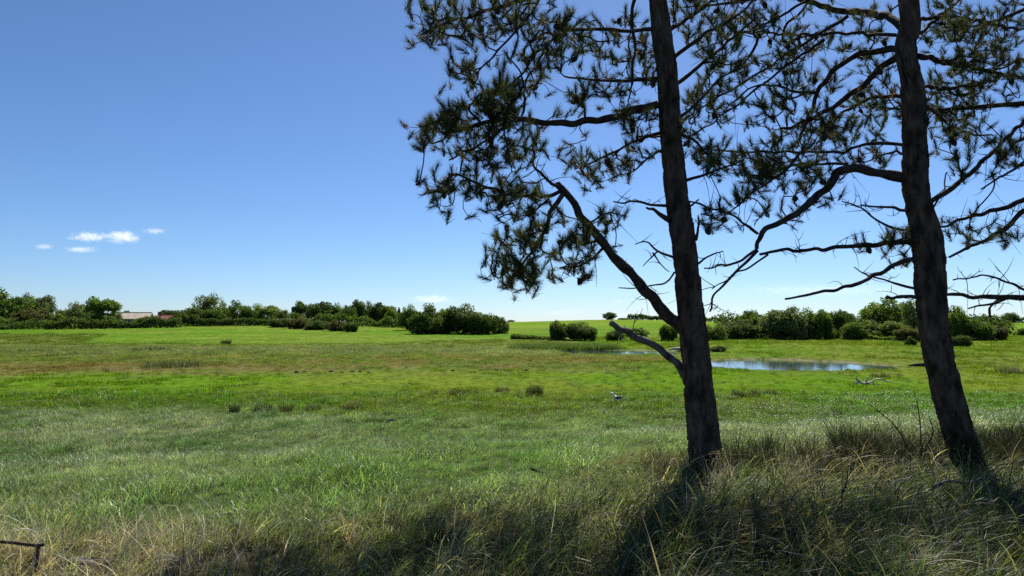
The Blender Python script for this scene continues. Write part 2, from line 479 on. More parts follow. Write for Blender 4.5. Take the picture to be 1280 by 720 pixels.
# mid meadow, lush clumps
x, d = fan_points(80000, 4.6, 38, power=0.2)
n2 = fbm(x * 0.5, d * 0.35, 33, 4)
keep = (d > bank_edge(x) - 1.0 * rng.uniform(0, 1, len(x))) & (rng.uniform(0, 1, len(x)) < 1 - 0.8 * sstep(27, 36, d + 5 * (n2 - .5)))
x, d = x[keep], d[keep]; n2 = n2[keep]
hs = (0.62 + 0.70 * sstep(0.38, 0.66, fbm(x * 1.2, d * 0.8, 71, 3))) * (0.52 + 0.022 * d)
scatter('grass', np.stack([x, d, ground_z(x, d)], -1), jit(meadow_col(x, d) * (0.62 + 0.76 * fbm(x * 1.5, d * 0.9, 83, 3))[:, None], 0.2), hs, rng.uniform(-.7, .7, len(x)), rng.integers(0, 6, len(x)), lush,
        'lush mid green grass of the near meadow', 0.12)
# short bright sward
x, d = fan_points(44000, 24, 195, power=0.35)
keep = (pond_mask(x, d) > 1.06) & (d > 26 + 6 * rng.uniform(0, 1, len(x))) & (d < field_edge(x) + 4)
x, d = x[keep], d[keep]
hs = (0.7 + 1.1 * sstep(0.5, 0.75, fbm(x * 0.35, d * 0.25, 77, 3))) * (0.9 + 0.010 * d)
scatter('grass', np.stack([x, d, ground_z(x, d)], -1), jit(meadow_col(x, d), 0.12), hs, rng.uniform(0, 6.28, len(x)), rng.integers(0, 5, len(x)), fine,
        'short bright green sward across the middle of the meadow', 0.1)
# reeds and sedge: left band, pond margin
x, d = fan_points(30000, 44, 122, half=0.76, power=0.6)
n1 = fbm(x * 0.10, d * 0.06, 21, 4); n2 = fbm(x * 0.3, d * 0.16, 35, 3)
yy = d + 9 * (n1 - 0.5)
pm = pond_mask(x, d)
prob = 0.85 * sstep(55, 66, yy) * (1 - sstep(2, 12, x)) * (1 - sstep(104, 116, yy)) * (0.25 + 0.75 * sstep(.35, .6, n2))
prob = np.maximum(prob, 1.0 * np.exp(-((d - 76) / 5.0) ** 2) * sstep(2, 7, x) * (1 - sstep(15, 17, x)))
prob = np.maximum(prob, 0.9 * np.exp(-((d - 103) / 5.0) ** 2) * sstep(1, 5, x) * (1 - sstep(13, 16, x)))
prob = np.maximum(prob, 0.12 * (1 - sstep(1.15, 1.4, pm)) * sstep(66, 70, d))
keep = (rng.uniform(0, 1, len(x)) < prob) & (pm > 1.10)
x, d = x[keep], d[keep]; n2 = n2[keep]
hh = (0.22 + 0.34 * sstep(62, 92, d)) * (0.5 + 1.0 * n2)
hh = np.where((d > 97) & (x > 0), 1.1, hh)
hh = np.where((x > 3) & (d < 82), 0.34, hh)
cc = meadow_col(x, d) * 1.45
cc = np.where(((d > 97) & (x > 0))[:, None], np.array([0.075, 0.125, 0.03]), cc)
scatter('reeds', np.stack([x, d, ground_z(x, d)], -1), jit(cc, 0.15), np.stack([hh * 1.8 + .2, hh * 1.8 + .2, hh], -1), rng.uniform(0, 6.28, len(x)), rng.integers(0, 5, len(x)), reedc,
        'tall grey green reeds and brown sedge across the back of the meadow', 0.08)
# young crop on the smooth fields
x, d = fan_points(16000, 118, 270, half=0.76, power=0.2)
keep = (d > field_edge(x)) & (d < 270)
x, d = x[keep], d[keep]
scatter('crop', np.stack([x, d, ground_z(x, d)], -1), jit(meadow_col(x, d) * 1.1, 0.10), np.stack([np.full(len(x), 6.0), np.full(len(x), 6.0), np.full(len(x), 0.8)], -1), rng.uniform(0, 6.28, len(x)), rng.integers(0, 5, len(x)), fine,
        'even young green crop on the smooth farm field', 0.02)
# rank grass on the bank in front
x, d = fan_points(10500, 2.0, 11.0, half=0.85, power=0.2)
n2 = fbm(x * 0.8, d * 0.8, 63, 3)
keep = (d < bank_edge(x) + 0.7 + 1.6 * (n2 - 0.5)) & ~((np.abs(x) < 0.6) & (d < 2.6)) & by_rail(x, d)
x, d, n2 = x[keep], d[keep], n2[keep]
k = rng.uniform(0, 1, len(x))
right = sstep(-1.5, 1.5, x)
bc = np.where((k < 0.45)[:, None], np.array([0.085, 0.135, 0.045]), np.where((k < 0.75)[:, None], np.array([0.13, 0.15, 0.065]), np.array([0.22, 0.185, 0.115])))
bc = mixc(bc, np.array([0.44, 0.39, 0.265]), 0.85 * (1 - sstep(-2.6, -1.2, x)) * sstep(.2, .6, n2))
bc = mixc(bc, np.array([0.17, 0.13, 0.085]), 0.45 * sstep(0.5, 0.65, n2) * right)
hs = (0.45 + 0.45 * n2) * (0.62 + 0.43 * right)
hs = hs * (0.6 + 0.4 * sstep(0, 2.0, bank_edge(x) - d))
scatter('grass', np.stack([x, d, ground_z(x, d)], -1), jit(bc, 0.2), hs, rng.normal(-0.1, 0.45, len(x)), rng.integers(0, 7, len(x)), rank,
        'long wind bent grass on the near bank under the pines', 0.15)
# dark rank clumps on the crest of the bank between the pines
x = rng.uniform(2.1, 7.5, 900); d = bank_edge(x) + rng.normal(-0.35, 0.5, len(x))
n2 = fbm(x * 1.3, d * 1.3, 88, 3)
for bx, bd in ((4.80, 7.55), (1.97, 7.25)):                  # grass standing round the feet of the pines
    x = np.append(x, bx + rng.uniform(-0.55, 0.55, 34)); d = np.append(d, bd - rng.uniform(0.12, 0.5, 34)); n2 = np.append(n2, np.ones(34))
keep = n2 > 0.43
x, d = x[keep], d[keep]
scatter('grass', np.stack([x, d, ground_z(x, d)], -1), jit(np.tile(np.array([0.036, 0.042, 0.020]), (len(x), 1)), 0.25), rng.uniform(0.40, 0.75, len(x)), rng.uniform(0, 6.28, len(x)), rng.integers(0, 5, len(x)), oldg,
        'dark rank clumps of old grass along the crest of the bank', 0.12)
# coarse wind swept clumps
x, d = fan_points(900, 2.2, 9.0, half=0.85, power=0.4)
keep = (d < bank_edge(x) - 0.1) & by_rail(x, d)
x, d = x[keep], d[keep]
k = rng.uniform(0, 1, len(x))
bc = np.where((k < 0.5)[:, None], np.array([0.13, 0.20, 0.06]), np.array([0.34, 0.31, 0.19]))
scatter('grass', np.stack([x, d, ground_z(x, d)], -1), jit(bc, 0.2), rng.uniform(0.5, 0.85, len(x)) * (0.7 + 0.3 * sstep(-2, 1, x)), rng.normal(-0.1, 0.5, len(x)), rng.integers(0, 4, len(x)), coarse,
        'coarse pale wind swept grass clumps in the bank grass', 0.15)
# dark tussocks all over the meadow
x, d = fan_points(520, 11, 70, half=0.78, power=0.5)
keep = (pond_mask(x, d) > 1.2) & (fbm(x * 0.2, d * 0.12, 97, 3) > 0.45)
x, d = x[keep], d[keep]
scatter('grass', np.stack([x, d, ground_z(x, d)], -1), jit(np.tile(np.array([0.075, 0.105, 0.035]), (len(x), 1)), 0.25), np.stack([np.full(len(x), 1.0), np.full(len(x), 0.8), rng.uniform(0.25, 0.5, len(x))], -1) * (0.7 + 0.012 * d)[:, None], rng.uniform(0, 6.28, len(x)), rng.integers(0, 5, len(x)), oldg,
        'small dull grass tufts dotted over the meadow', 0.1)
# short dead grass about the rail
x = rng.uniform(-4.6, -2.2, 420); d = rng.uniform(3.4, 5.0, 420)
scatter('grass', np.stack([x, d, ground_z(x, d)], -1), jit(np.tile(np.array([0.42, 0.375, 0.25]), (len(x), 1)), 0.25), rng.uniform(0.20, 0.34, len(x)), rng.normal(0, 1.2, len(x)), rng.integers(0, 7, len(x)), rank,
        'short dead grass round the rusty rail', 0.25)
# dry straw stalks
x, d = fan_points(4200, 2.2, 9.5, half=0.85, power=0.3)
keep = (d < bank_edge(x) - 0.2) & by_rail(x, d) & (rng.uniform(0, 1, len(x)) < 0.22 + 0.78 * (1 - sstep(-2.4, -0.6, x)))
x, d = x[keep], d[keep]
sc_ = jit(np.tile(np.array([0.50, 0.455, 0.34]), (len(x), 1)), 0.2)
sc_[rng.uniform(0, 1, len(x)) < 0.3] *= 0.55
scatter('grass', np.stack([x, d, ground_z(x, d)], -1), sc_, rng.uniform(0.35, 0.7, len(x)), rng.normal(0, 0.9, len(x)), rng.integers(0, 6, len(x)), straw,
        'pale dry straw stalks standing in the bank grass', 0.2)

# ------------------------------------------------------------------ tubes and pines
def catmull(P, R, step):
    P = [np.array(p, float) for p in P]
    if len(P) == 2:
        P = [P[0], (P[0] + P[1]) / 2, P[1]]; R = [R[0], (R[0] + R[1]) / 2, R[1]]
    out, ro = [], []
    for i in range(len(P) - 1):
        p0 = P[i - 1] if i else 2 * P[0] - P[1]
        p1, p2 = P[i], P[i + 1]
        p3 = P[i + 2] if i + 2 < len(P) else 2 * P[-1] - P[-2]
        k = max(1, int(np.linalg.norm(p2 - p1) / step))
        for j in range(k):
            s = j / k
            out.append(0.5 * ((2 * p1) + (-p0 + p2) * s + (2 * p0 - 5 * p1 + 4 * p2 - p3) * s ** 2 + (-p0 + 3 * p1 - 3 * p2 + p3) * s ** 3))
            ro.append(R[i] + (R[i + 1] - R[i]) * s)
    out.append(P[-1]); ro.append(R[-1])
    return np.array(out), np.array(ro)

class Mesh:
    def __init__(s):
        s.v, s.q, s.n = [], [], 0
    def tube(s, P, R, sides=6, rough=0.0, seed=0):
        P = np.asarray(P, float); n = len(P)
        if n < 2: return
        T = np.gradient(P, axis=0)
        T /= np.linalg.norm(T, axis=1)[:, None] + 1e-9
        up = np.array([0, 0, 1.0]) if abs(T[0][2]) < 0.9 else np.array([1.0, 0, 0])
        U = np.cross(T[0], up); U /= np.linalg.norm(U)
        ang = np.linspace(0, 2 * math.pi, sides, endpoint=False)
        ca, sa = np.cos(ang), np.sin(ang)
        rings = []
        for i in range(n):
            U = U - T[i] * np.dot(U, T[i]); U /= np.linalg.norm(U) + 1e-9
            W = np.cross(T[i], U)
            rr = R[i]
            if rough:
                rr = R[i] * (1 + rough * (vnoise(np.cos(ang) * 1.5 + 5, np.sin(ang) * 1.5 + i * 0.35, seed) - 0.5) * 2)
            rings.append(P[i] + (ca * rr)[:, None] * U + (sa * rr)[:, None] * W)
        s.v.append(np.concatenate(rings))
        a = s.n + np.arange(n * sides).reshape(n, sides)
        b = np.roll(a, -1, axis=1)
        s.q.append(np.stack([a[:-1], b[:-1], b[1:], a[1:]], -1).reshape(-1, 4))
        # end cap: collapse ring to a point with a fan of quads
        s.n += n * sides
        tip = len(P) - 1
        s.v.append((P[tip] + T[tip] * np.max(R[tip]) * 0.3)[None]); 
        e = a[-1]
        for k in range(0, sides - 1, 2):
            s.q.append(np.array([[e[k], e[(k + 1) % sides], e[(k + 2) % sides], s.n]]))
        s.n += 1
    def obj(s, name, mat, parent=None, smooth=True):
        return mesh_obj(name, np.concatenate(s.v), np.concatenate(s.q), mat, parent, smooth)

def needles_mesh(tufts, r, per=(70, 100)):
    """tufts: (tip, axis, length, colour). One thin triangle for each needle"""
    V, C = [], []
    for tip, ax, ln, col in tufts:
        n = int(r.integers(*per))
        ax = ax / (np.linalg.norm(ax) + 1e-9)
        back = r.uniform(-0.02, 0.10, n)[:, None]
        base = tip - ax * back
        rd = r.normal(size=(n, 3)); rd -= (rd @ ax)[:, None] * ax
        rd /= np.linalg.norm(rd, axis=1)[:, None] + 1e-9
        th = np.clip(r.normal(0.66, 0.26, n), 0.05, 1.6)[:, None] * (0.6 + 4.0 * np.clip(back, 0, .1))
        dirv = ax * np.cos(th) + rd * np.sin(th)
        dirv[:, 2] += 0.05
        L = (ln * r.uniform(0.75, 1.15, n))[:, None]
        sd = np.cross(dirv, r.normal(size=(n, 3))); sd /= np.linalg.norm(sd, axis=1)[:, None] + 1e-9
        w = 0.0019
        V.append(np.stack([base - sd * w, base + sd * w, base + dirv * L], 1).reshape(-1, 3))
        C.append(np.repeat(np.clip(np.array(col) * r.normal(1, 0.16, (n, 1)), 0.005, 0.5), 3, 0))
    V = np.concatenate(V); C = np.concatenate(C)
    return V, np.arange(len(V)).reshape(-1, 3), C

CONE = []
def cone_mesh():
    if not CONE:
        V, Q = [], []
        K, J = 8, 9
        for j in range(J):
            f = j / (J - 1)
            rad = 0.024 * math.sin(math.pi * min(1, 0.18 + 0.82 * f)) ** 0.7 * (1.12 if j % 2 else 0.86) + 0.002
            for k in range(K):
                a = 2 * math.pi * (k + 0.5 * (j % 2)) / K
                rr = rad * (1.15 if k % 2 else 0.9)
                V.append((rr * math.cos(a), rr * math.sin(a), 0.075 * f))
        for j in range(J - 1):
            for k in range(K):
                Q.append((j * K + k, j * K + (k + 1) % K, (j + 1) * K + (k + 1) % K, (j + 1) * K + k))
        Q.append(tuple((J - 1) * K + k for k in range(K)))
        o = mesh_obj('cone', V, Q, M['twig'])
        CONE.append(o.data)
        bpy.data.objects.remove(o)
    return CONE[0]

def build_pine(label, base_px, d0, trunk, limbs, foliage, crown_top, seed, upper=None, back=0.0, lean_top=(-0.4, 0.3)):
    """trunk: (px, py, width px); limbs: (points px, w0, w1 px, depth at start/end relative to trunk, dead?, twiglets)
    foliage: (px, py, rx, ry, n, depth offset)"""
    r = np.random.default_rng(seed)
    root_p = at(base_px[0], base_px[1], d0); root_p.z = gz(root_p.x, root_p.y) - 0.02
    root = empty('pine_tree', root_p, label, 'pine tree', 'pines on the near bank')
    O = np.array(root_p)
    P, R = [], []
    for (px, py, w) in trunk:
        P.append(np.array(at(px, py, d0))); R.append(w * 0.91 * d0 / F / 2)
    P.append(P[-1] + np.array([lean_top[0] * .4, lean_top[1] * .4, (crown_top - P[-1][2]) * 0.5])); R.append(R[-1] * 0.55)
    P.append(np.array([P[-1][0] + lean_top[0] * .6, P[-1][1] + lean_top[1] * .6, crown_top])); R.append(0.02)
    P[0][2] = O[2] - 0.15
    TP, TR = catmull(P, R, 0.03)
    # bark: plates as real relief
    n, S = len(TP), 72
    ang = np.linspace(0, 2 * math.pi, S, endpoint=False)
    hgt = np.concatenate([[0], np.cumsum(np.linalg.norm(np.diff(TP, axis=0), axis=1))])
    A, H = np.meshgrid(ang, hgt)
    cell = np.abs(vnoise(A * 16 / 6.2832 * 1.0 + 0.7 * fbm(A * 0 + 4, H * 6, seed + 9, 2), H * 4.5 + 1.3 * np.sin(A * 3), seed) - 0.5) * 2
    cell = np.minimum(cell, np.abs(vnoise(np.cos(A) * 4 + 9, np.sin(A) * 4 + H * 7, seed + 2) - 0.5) * 2.4)
    fine_ = fbm(np.cos(A) * 9 + 3, np.sin(A) * 9 + H * 14, seed + 3, 3) - 0.5
    lump = fbm(np.cos(A) * 0.9 + 2, np.sin(A) * 0.9 + H * 1.1, seed + 5, 2) - 0.5
    disp = -0.026 * (1 - sstep(0.0, 0.38, cell)) + 0.030 * fine_ + 0.008 + 0.018 * lump
    flare = 0.04 * np.exp(-H / 0.16) * (1 + 0.5 * np.sin(3 * A + seed))
    rad = TR[:, None] * (1 + flare * 2.2) + disp * np.clip(TR[:, None] / 0.12, 0, 1)
    T = np.gradient(TP, axis=0); T /= np.linalg.norm(T, axis=1)[:, None]
    X = np.cross(T, np.array([0, 1.0, 0])); X /= np.linalg.norm(X, axis=1)[:, None]
    Y = np.cross(T, X)
    V = TP[:, None, :] + (np.cos(A) * rad)[..., None] * X[:, None, :] + (np.sin(A) * rad)[..., None] * Y[:, None, :] - O
    a = np.arange(n * S).reshape(n, S); b = np.roll(a, -1, 1)
    fcs = np.stack([a[:-1], a[1:], b[1:], b[:-1]], -1).reshape(-1, 4)
    mesh_obj('trunk', V.reshape(-1, 3), fcs, M['bark'], root, True)

    # limbs
    nodes, limb_id, ndir = [], [], []
    LP = []
    def put(lp, lr, dead, tw):
        li = len(LP)
        T_ = np.gradient(lp, axis=0); T_ /= np.linalg.norm(T_, axis=1)[:, None] + 1e-9
        LP.append(dict(p=lp, r=lr, dead=dead, tw=tw, twigs=[], tufts=[]))
        if dead: return
        s0 = max(2, int(len(lp) * 0.12))
        for q in range(s0, len(lp)):
            nodes.append(lp[q]); limb_id.append(li); ndir.append(T_[q])
    for L in limbs:
        pts, w0, w1, a0, a1 = L[:5]
        dead = L[5] if len(L) > 5 else 0
        tw = L[6] if len(L) > 6 else 3
        lens = np.concatenate([[0], np.cumsum([math.dist(pts[i], pts[i + 1]) for i in range(len(pts) - 1)])])
        f = lens / lens[-1]
        PP, RR = [], []
        for (px, py), ff in zip(pts, f):
            dd = d0 + a0 + (a1 - a0) * ff + back * 0.6 * ff * sstep(270, 90, py) + 0.06 * math.sin(ff * 7 + len(LP))
            PP.append(np.array(at(px, py, dd))); RR.append((w0 + (w1 - w0) * ff) * 0.92 * dd / F / 2)
        lp, lr = catmull(PP, RR, 0.04)
        wob = np.stack([vnoise(np.arange(len(lp)) * 0.35, np.full(len(lp), k * 9.0 + len(LP)), seed) - 0.5 for k in range(3)], -1)
        wob *= np.clip(np.arange(len(lp)) / 8, 0, 1)[:, None]
        put(lp + wob * 0.035, lr, dead, tw)
    att = []
    for (px, py, rx, ry, k, do) in foliage:
        for _ in range(max(2, int(k * 0.35))):
            q = r.uniform(-1, 1, 2)
            while q @ q > 1: q = r.uniform(-1, 1, 2)
            dd = d0 + do + back * sstep(270, 90, py) * r.uniform(0, 1) + r.normal(0, 0.34)
            ctr = np.array(at(px + rx * q[0], py + ry * q[1], dd))
            for _k in range(int(r.integers(3, 7))):
                att.append(ctr + r.normal(0, 1, 3) * np.array([.08, .11, .06]))
    if upper:            # the crown above the picture: it shades the bank
        nl, z0, reach, per = upper
        for i in range(nl):
            zz = z0 + (crown_top - 0.3 - z0) * (i + r.uniform(0, .8)) / nl
            c = TP[np.argmin(np.abs(TP[:, 2] - zz))]
            az = i * 2.4 + r.uniform(-.4, .4)
            Ln = reach * (1 - 0.6 * (zz - z0) / (crown_top - z0)) * r.uniform(0.75, 1.1)
            dv = np.array([math.cos(az), math.sin(az), 0])
            pts = [c, c + dv * Ln * .35 + np.array([0, 0, .15]), c + dv * Ln * .7 + np.array([0, 0, .25]), c + dv * Ln + np.array([0, 0, .45])]
            lp, lr = catmull(pts, [0.04, 0.03, 0.02, 0.01], 0.06)
            put(lp, lr, 0, 2)
            for _ in range(per):
                s = r.uniform(0.35, 1.05)
                att.append(c + dv * Ln * s + np.array([0, 0, .35 * s]) + r.normal(0, 0.30, 3) * np.array([1, 1, .6]))
    att = np.array(att)
    NP = np.zeros((len(nodes) + len(att) * 14, 3)); NP[:len(nodes)] = nodes
    ND = np.zeros_like(NP); ND[:len(nodes)] = ndir
    NL = np.zeros(len(NP), int); NL[:len(nodes)] = limb_id
    PAR = np.full(len(NP), -1); CNT = np.zeros(len(NP))
    m = len(nodes); m0 = m
    dist0 = np.array([np.min(np.sum((NP[:m0] - a_) ** 2, 1)) for a_ in att])
    chains = []
    for ai in np.argsort(dist0):
        a_ = att[ai]
        dv = a_ - NP[:m]
        ds = np.linalg.norm(dv, axis=1) + 1e-6
        al = np.sum(dv * ND[:m], 1) / ds          # prefer growing forward
        cost = ds * (1.35 - 0.45 * al)
        cost[ds < 0.05] = 9
        j = int(np.argmin(cost))
        L_ = ds[j]
        if L_ > 1.05: continue
        k = max(2, min(12, int(L_ / 0.06) + 1))
        p0 = NP[j]
        side = r.normal(size=3) * 0.16 * L_
        c1 = p0 + (ND[j] * 0.45 + dv[j] / L_ * 0.25) * L_ * 0.6 + side + np.array([0, 0, -0.06 * L_])
        c2 = a_ + np.array([r.normal(0, .12), r.normal(0, .12), -0.22]) * min(L_, 0.5) - dv[j] * 0.12 
        ss = np.linspace(0, 1, k + 1)[:, None]
        path = (1 - ss) ** 3 * p0 + 3 * (1 - ss) ** 2 * ss * c1 + 3 * (1 - ss) * ss ** 2 * c2 + ss ** 3 * a_
        ids = [j]
        for q in range(1, k + 1):
            NP[m] = path[q]; tt = path[q] - path[q - 1]; ND[m] = tt / (np.linalg.norm(tt) + 1e-9)
            NL[m] = NL[j]; PAR[m] = ids[-1]; ids.append(m); m += 1
        chains.append(ids)
        q = ids[-1]
        while q >= m0:
            CNT[q] += 1; q = PAR[q]
        bare = r.uniform() < 0.12
        if not bare:
            ax = ND[ids[-1]] * 0.8 + np.array([0, 0, 0.45]) + r.normal(0, .15, 3)
            g_ = r.uniform()
            col = np.array([0.046, 0.060, 0.024]) if g_ < 0.78 else (np.array([0.072, 0.078, 0.034]) if g_ < 0.965 else np.array([0.105, 0.072, 0.036]))
            LP[NL[j]]['tufts'].append((a_ - O, ax, r.uniform(0.080, 0.120), col))
            if r.uniform() < 0.35 and k > 3:
                LP[NL[j]]['tufts'].append((path[-2] - O, ax * .5 + r.normal(0, .4, 3), r.uniform(0.065, 0.095), col))
    for ids in chains:
        rr = 0.0027 * np.maximum(CNT[ids], 1) ** 0.48
        rr[0] = rr[1]
        LP[NL[ids[0]]]['twigs'].append((NP[ids] - O, rr))
    for li, L in enumerate(LP):
        mb = Mesh()
        mb.tube(L['p'] - O, L['r'], 10 if L['r'][0] > 0.03 else 7, 0.22, seed + li)
        for tp, tr in L['twigs']:
            mb.tube(tp, tr, 4)
        nt_ = L['tw'] if L['dead'] else int(L['tw'] * 2.4)
        for _ in range(nt_):       # small bare twiglets
            q = int(r.uniform(0.25, 1.0) * (len(L['p']) - 1))
            p0 = L['p'][q] - O
            dv = r.normal(size=3); dv[1] *= .6; dv /= np.linalg.norm(dv)
            tl = r.uniform(0.08, 0.30)
            bend = r.normal(0, .35, 3)
            tp = np.array([p0 + dv * tl * s + bend * tl * s * s for s in np.linspace(0, 1, 5)])
            mb.tube(tp, np.linspace(0.0048, 0.0014, 5), 4)
            if r.uniform() < .5:
                d2 = r.normal(size=3); d2 /= np.linalg.norm(d2)
                mb.tube(np.array([tp[2], tp[2] + d2 * tl * .3, tp[2] + d2 * tl * .5 + np.array([0, 0, .03])]), [0.004, 0.003, 0.0015], 4)
        bo = mb.obj('branch', M['deadwood'] if L['dead'] == 2 else M['twig'], root)
        if L['dead']:
            bo['label'] = 'bare dead branch without needles' if L['dead'] == 1 else 'broken bleached branch stump'
        if L['tufts']:
            V, f_, c_ = needles_mesh(L['tufts'], r)
            no = mesh_obj('needles', V, f_, M['needle'], bo, False, c_)
            no['kind'] = 'stuff'
            for q in range(min(2, len(L['tufts']) // 14)):          # a few open cones among the needles
                tip, ax, _, _ = L['tufts'][int(r.integers(len(L['tufts'])))]
                co = bpy.data.objects.new('cone', cone_mesh()); COL.objects.link(co); co.parent = bo
                co.location = Vector(tip) - Vector(ax).normalized() * 0.05
                co.rotation_euler = (r.uniform(1.6, 3.6), r.uniform(-.6, .6), r.uniform(0, 6.28))
    return root

T1 = [(886, 600, 50), (883, 580, 45), (879, 540, 42), (875, 500, 40), (870, 450, 37), (865, 400, 35), (854, 300, 33), (841, 200, 29), (834, 100, 28), (827, 45, 27), (822, 0, 25)]
L1 = [
 ([(860, 416), (848, 405), (833, 393), (800, 355), (775, 330), (745, 292), (720, 262), (706, 240), (698, 231)], 17, 9, 0, -0.25),
 ([(700, 233), (690, 230), (676, 216), (664, 203)], 5, 3, -0.25, -0.3, 0, 4),
 ([(703, 238), (680, 246), (650, 246), (620, 238), (597, 227), (572, 217)], 6, 3, -0.25, -0.5),
 ([(706, 240), (690, 262), (680, 290), (662, 318), (640, 345)], 7, 3, -0.25, -0.15),
 ([(756, 308), (730, 330), (700, 335)], 4, 2, -0.15, -0.45),
 ([(735, 280), (760, 268), (785, 272)], 3, 1.5, -0.2, 0.1),
 ([(822, 130), (795, 138), (760, 147), (715, 155), (680, 153), (650, 149), (615, 152), (585, 160), (555, 168)], 12, 4, 0, -0.5),
 ([(600, 152), (585, 135), (600, 118), (620, 112)], 4, 2, -0.45, -0.6),
 ([(640, 150), (610, 175), (580, 190), (560, 200)], 4, 2, -0.4, -0.2),
 ([(825, 98), (790, 100), (750, 100), (706, 95)], 6, 2.5, 0, -0.35, 0, 5),
 ([(820, 36), (780, 38), (730, 36), (690, 50), (662, 95), (655, 115)], 6, 2, 0, -0.1),
 ([(815, -45), (760, -30), (690, -10), (630, 8), (580, 22), (545, 35), (520, 45)], 9, 3, 0, -0.7),
 ([(680, -12), (660, 20), (625, 60), (600, 90)], 4, 2, -0.4, -0.55),
 ([(800, -25), (790, 20), (794, 60), (790, 100), (784, 128)], 6, 2, 0.1, 0.3),
 ([(830, 165), (800, 175), (760, 192), (722, 212)], 5, 2, 0.05, 0.25),
 ([(833, 185), (812, 195), (790, 215), (760, 225)], 3, 1.5, 0, -0.4),
 ([(832, 257), (815, 256), (790, 253), (768, 252)], 4.5, 2, 0, -0.1, 1, 6),
 ([(838, 276), (825, 268), (808, 258)], 8, 3, 0, -0.15, 1, 0),
 ([(843, 322), (822, 314), (808, 302), (793, 306)], 4, 1.5, 0, -0.2, 1, 3),
 ([(822, 314), (814, 322), (803, 332)], 2.5, 1.2, -0.1, -0.2, 1, 1),
 ([(816, 316), (826, 330), (836, 340)], 2.5, 1.2, -0.1, -0.15, 1, 1),
 ([(843, 340), (832, 353), (805, 359), (775, 361)], 3, 1.3, 0, 0.2, 1, 3),
 ([(856, 470), (848, 458), (835, 446), (815, 431), (795, 421), (777, 412), (762, 406)], 11, 8, 0, -0.5, 2, 3),
 ([(870, 300), (873, 285), (872, 270)], 5, 2, -0.1, -0.3, 1, 2),
 ([(872, 330), (890, 318), (905, 312)], 3, 1.5, 0, 0.1, 1, 3),
 ([(834, 40), (860, 22), (890, 0), (910, -20)], 6, 3, 0, 0.3),
 ([(838, 75), (875, 48), (920, 18), (955, -10)], 6, 3, 0, -0.3),
 ([(841, 108), (880, 78), (915, 48), (945, 20)], 6, 3, 0, 0.2),
 ([(845, 150), (870, 130), (900, 100), (925, 85)], 5, 2, 0, -0.3),
 ([(848, 165), (872, 180), (890, 200)], 5, 2, 0, 0.2),
 ([(850, 228), (876, 220), (905, 208), (930, 198)], 5, 2, 0, 0.25),
 ([(855, 262), (866, 256), (874, 250)], 4, 2, 0, -0.1, 1, 0),
]
F1 = [(600, 25, 82, 40, 100, -0.5), (540, 18, 22, 22, 16, -0.6), (525, 46, 10, 8, 5, -0.7), (690, 35, 60, 50, 85, -0.2), (590, 72, 32, 25, 26, -0.5), (650, 92, 40, 30, 34, -0.2),
      (600, 145, 62, 34, 115, -0.45), (552, 165, 32, 26, 42, -0.5), (615, 122, 38, 18, 36, -0.5), (610, 192, 55, 20, 44, -0.3), (665, 175, 40, 22, 30, -0.2),
      (548, 232, 32, 24, 22, -0.5), (600, 245, 45, 22, 30, -0.45), (655, 265, 45, 35, 52, -0.3), (640, 315, 40, 38, 62, -0.2), (700, 318, 48, 36, 54, -0.25), (670, 346, 62, 12, 30, -0.2),
      (735, 290, 30, 28, 22, -0.1), (765, 270, 20, 12, 9, 0), (745, 112, 40, 20, 34, -0.2), (770, 55, 45, 40, 50, 0.1), (718, 132, 14, 8, 5, -0.1),
      (758, 200, 52, 26, 55, 0.2), (800, 160, 26, 36, 24, -0.1), (800, 85, 26, 36, 28, 0.1), (870, 155, 30, 45, 30, 0), (885, 205, 34, 16, 22, 0.2), (870, 25, 36, 30, 24, 0.1),
      (905, 60, 34, 34, 30, 0)]
T2 = [(1216, 592, 44), (1211, 580, 40), (1200, 545, 38), (1186, 500, 37), (1169, 420, 35), (1163, 360, 37), (1161, 320, 38), (1155, 280, 36), (1145, 245, 32), (1144, 200, 31), (1141, 120, 28), (1133, 60, 27), (1136, 0, 25)]
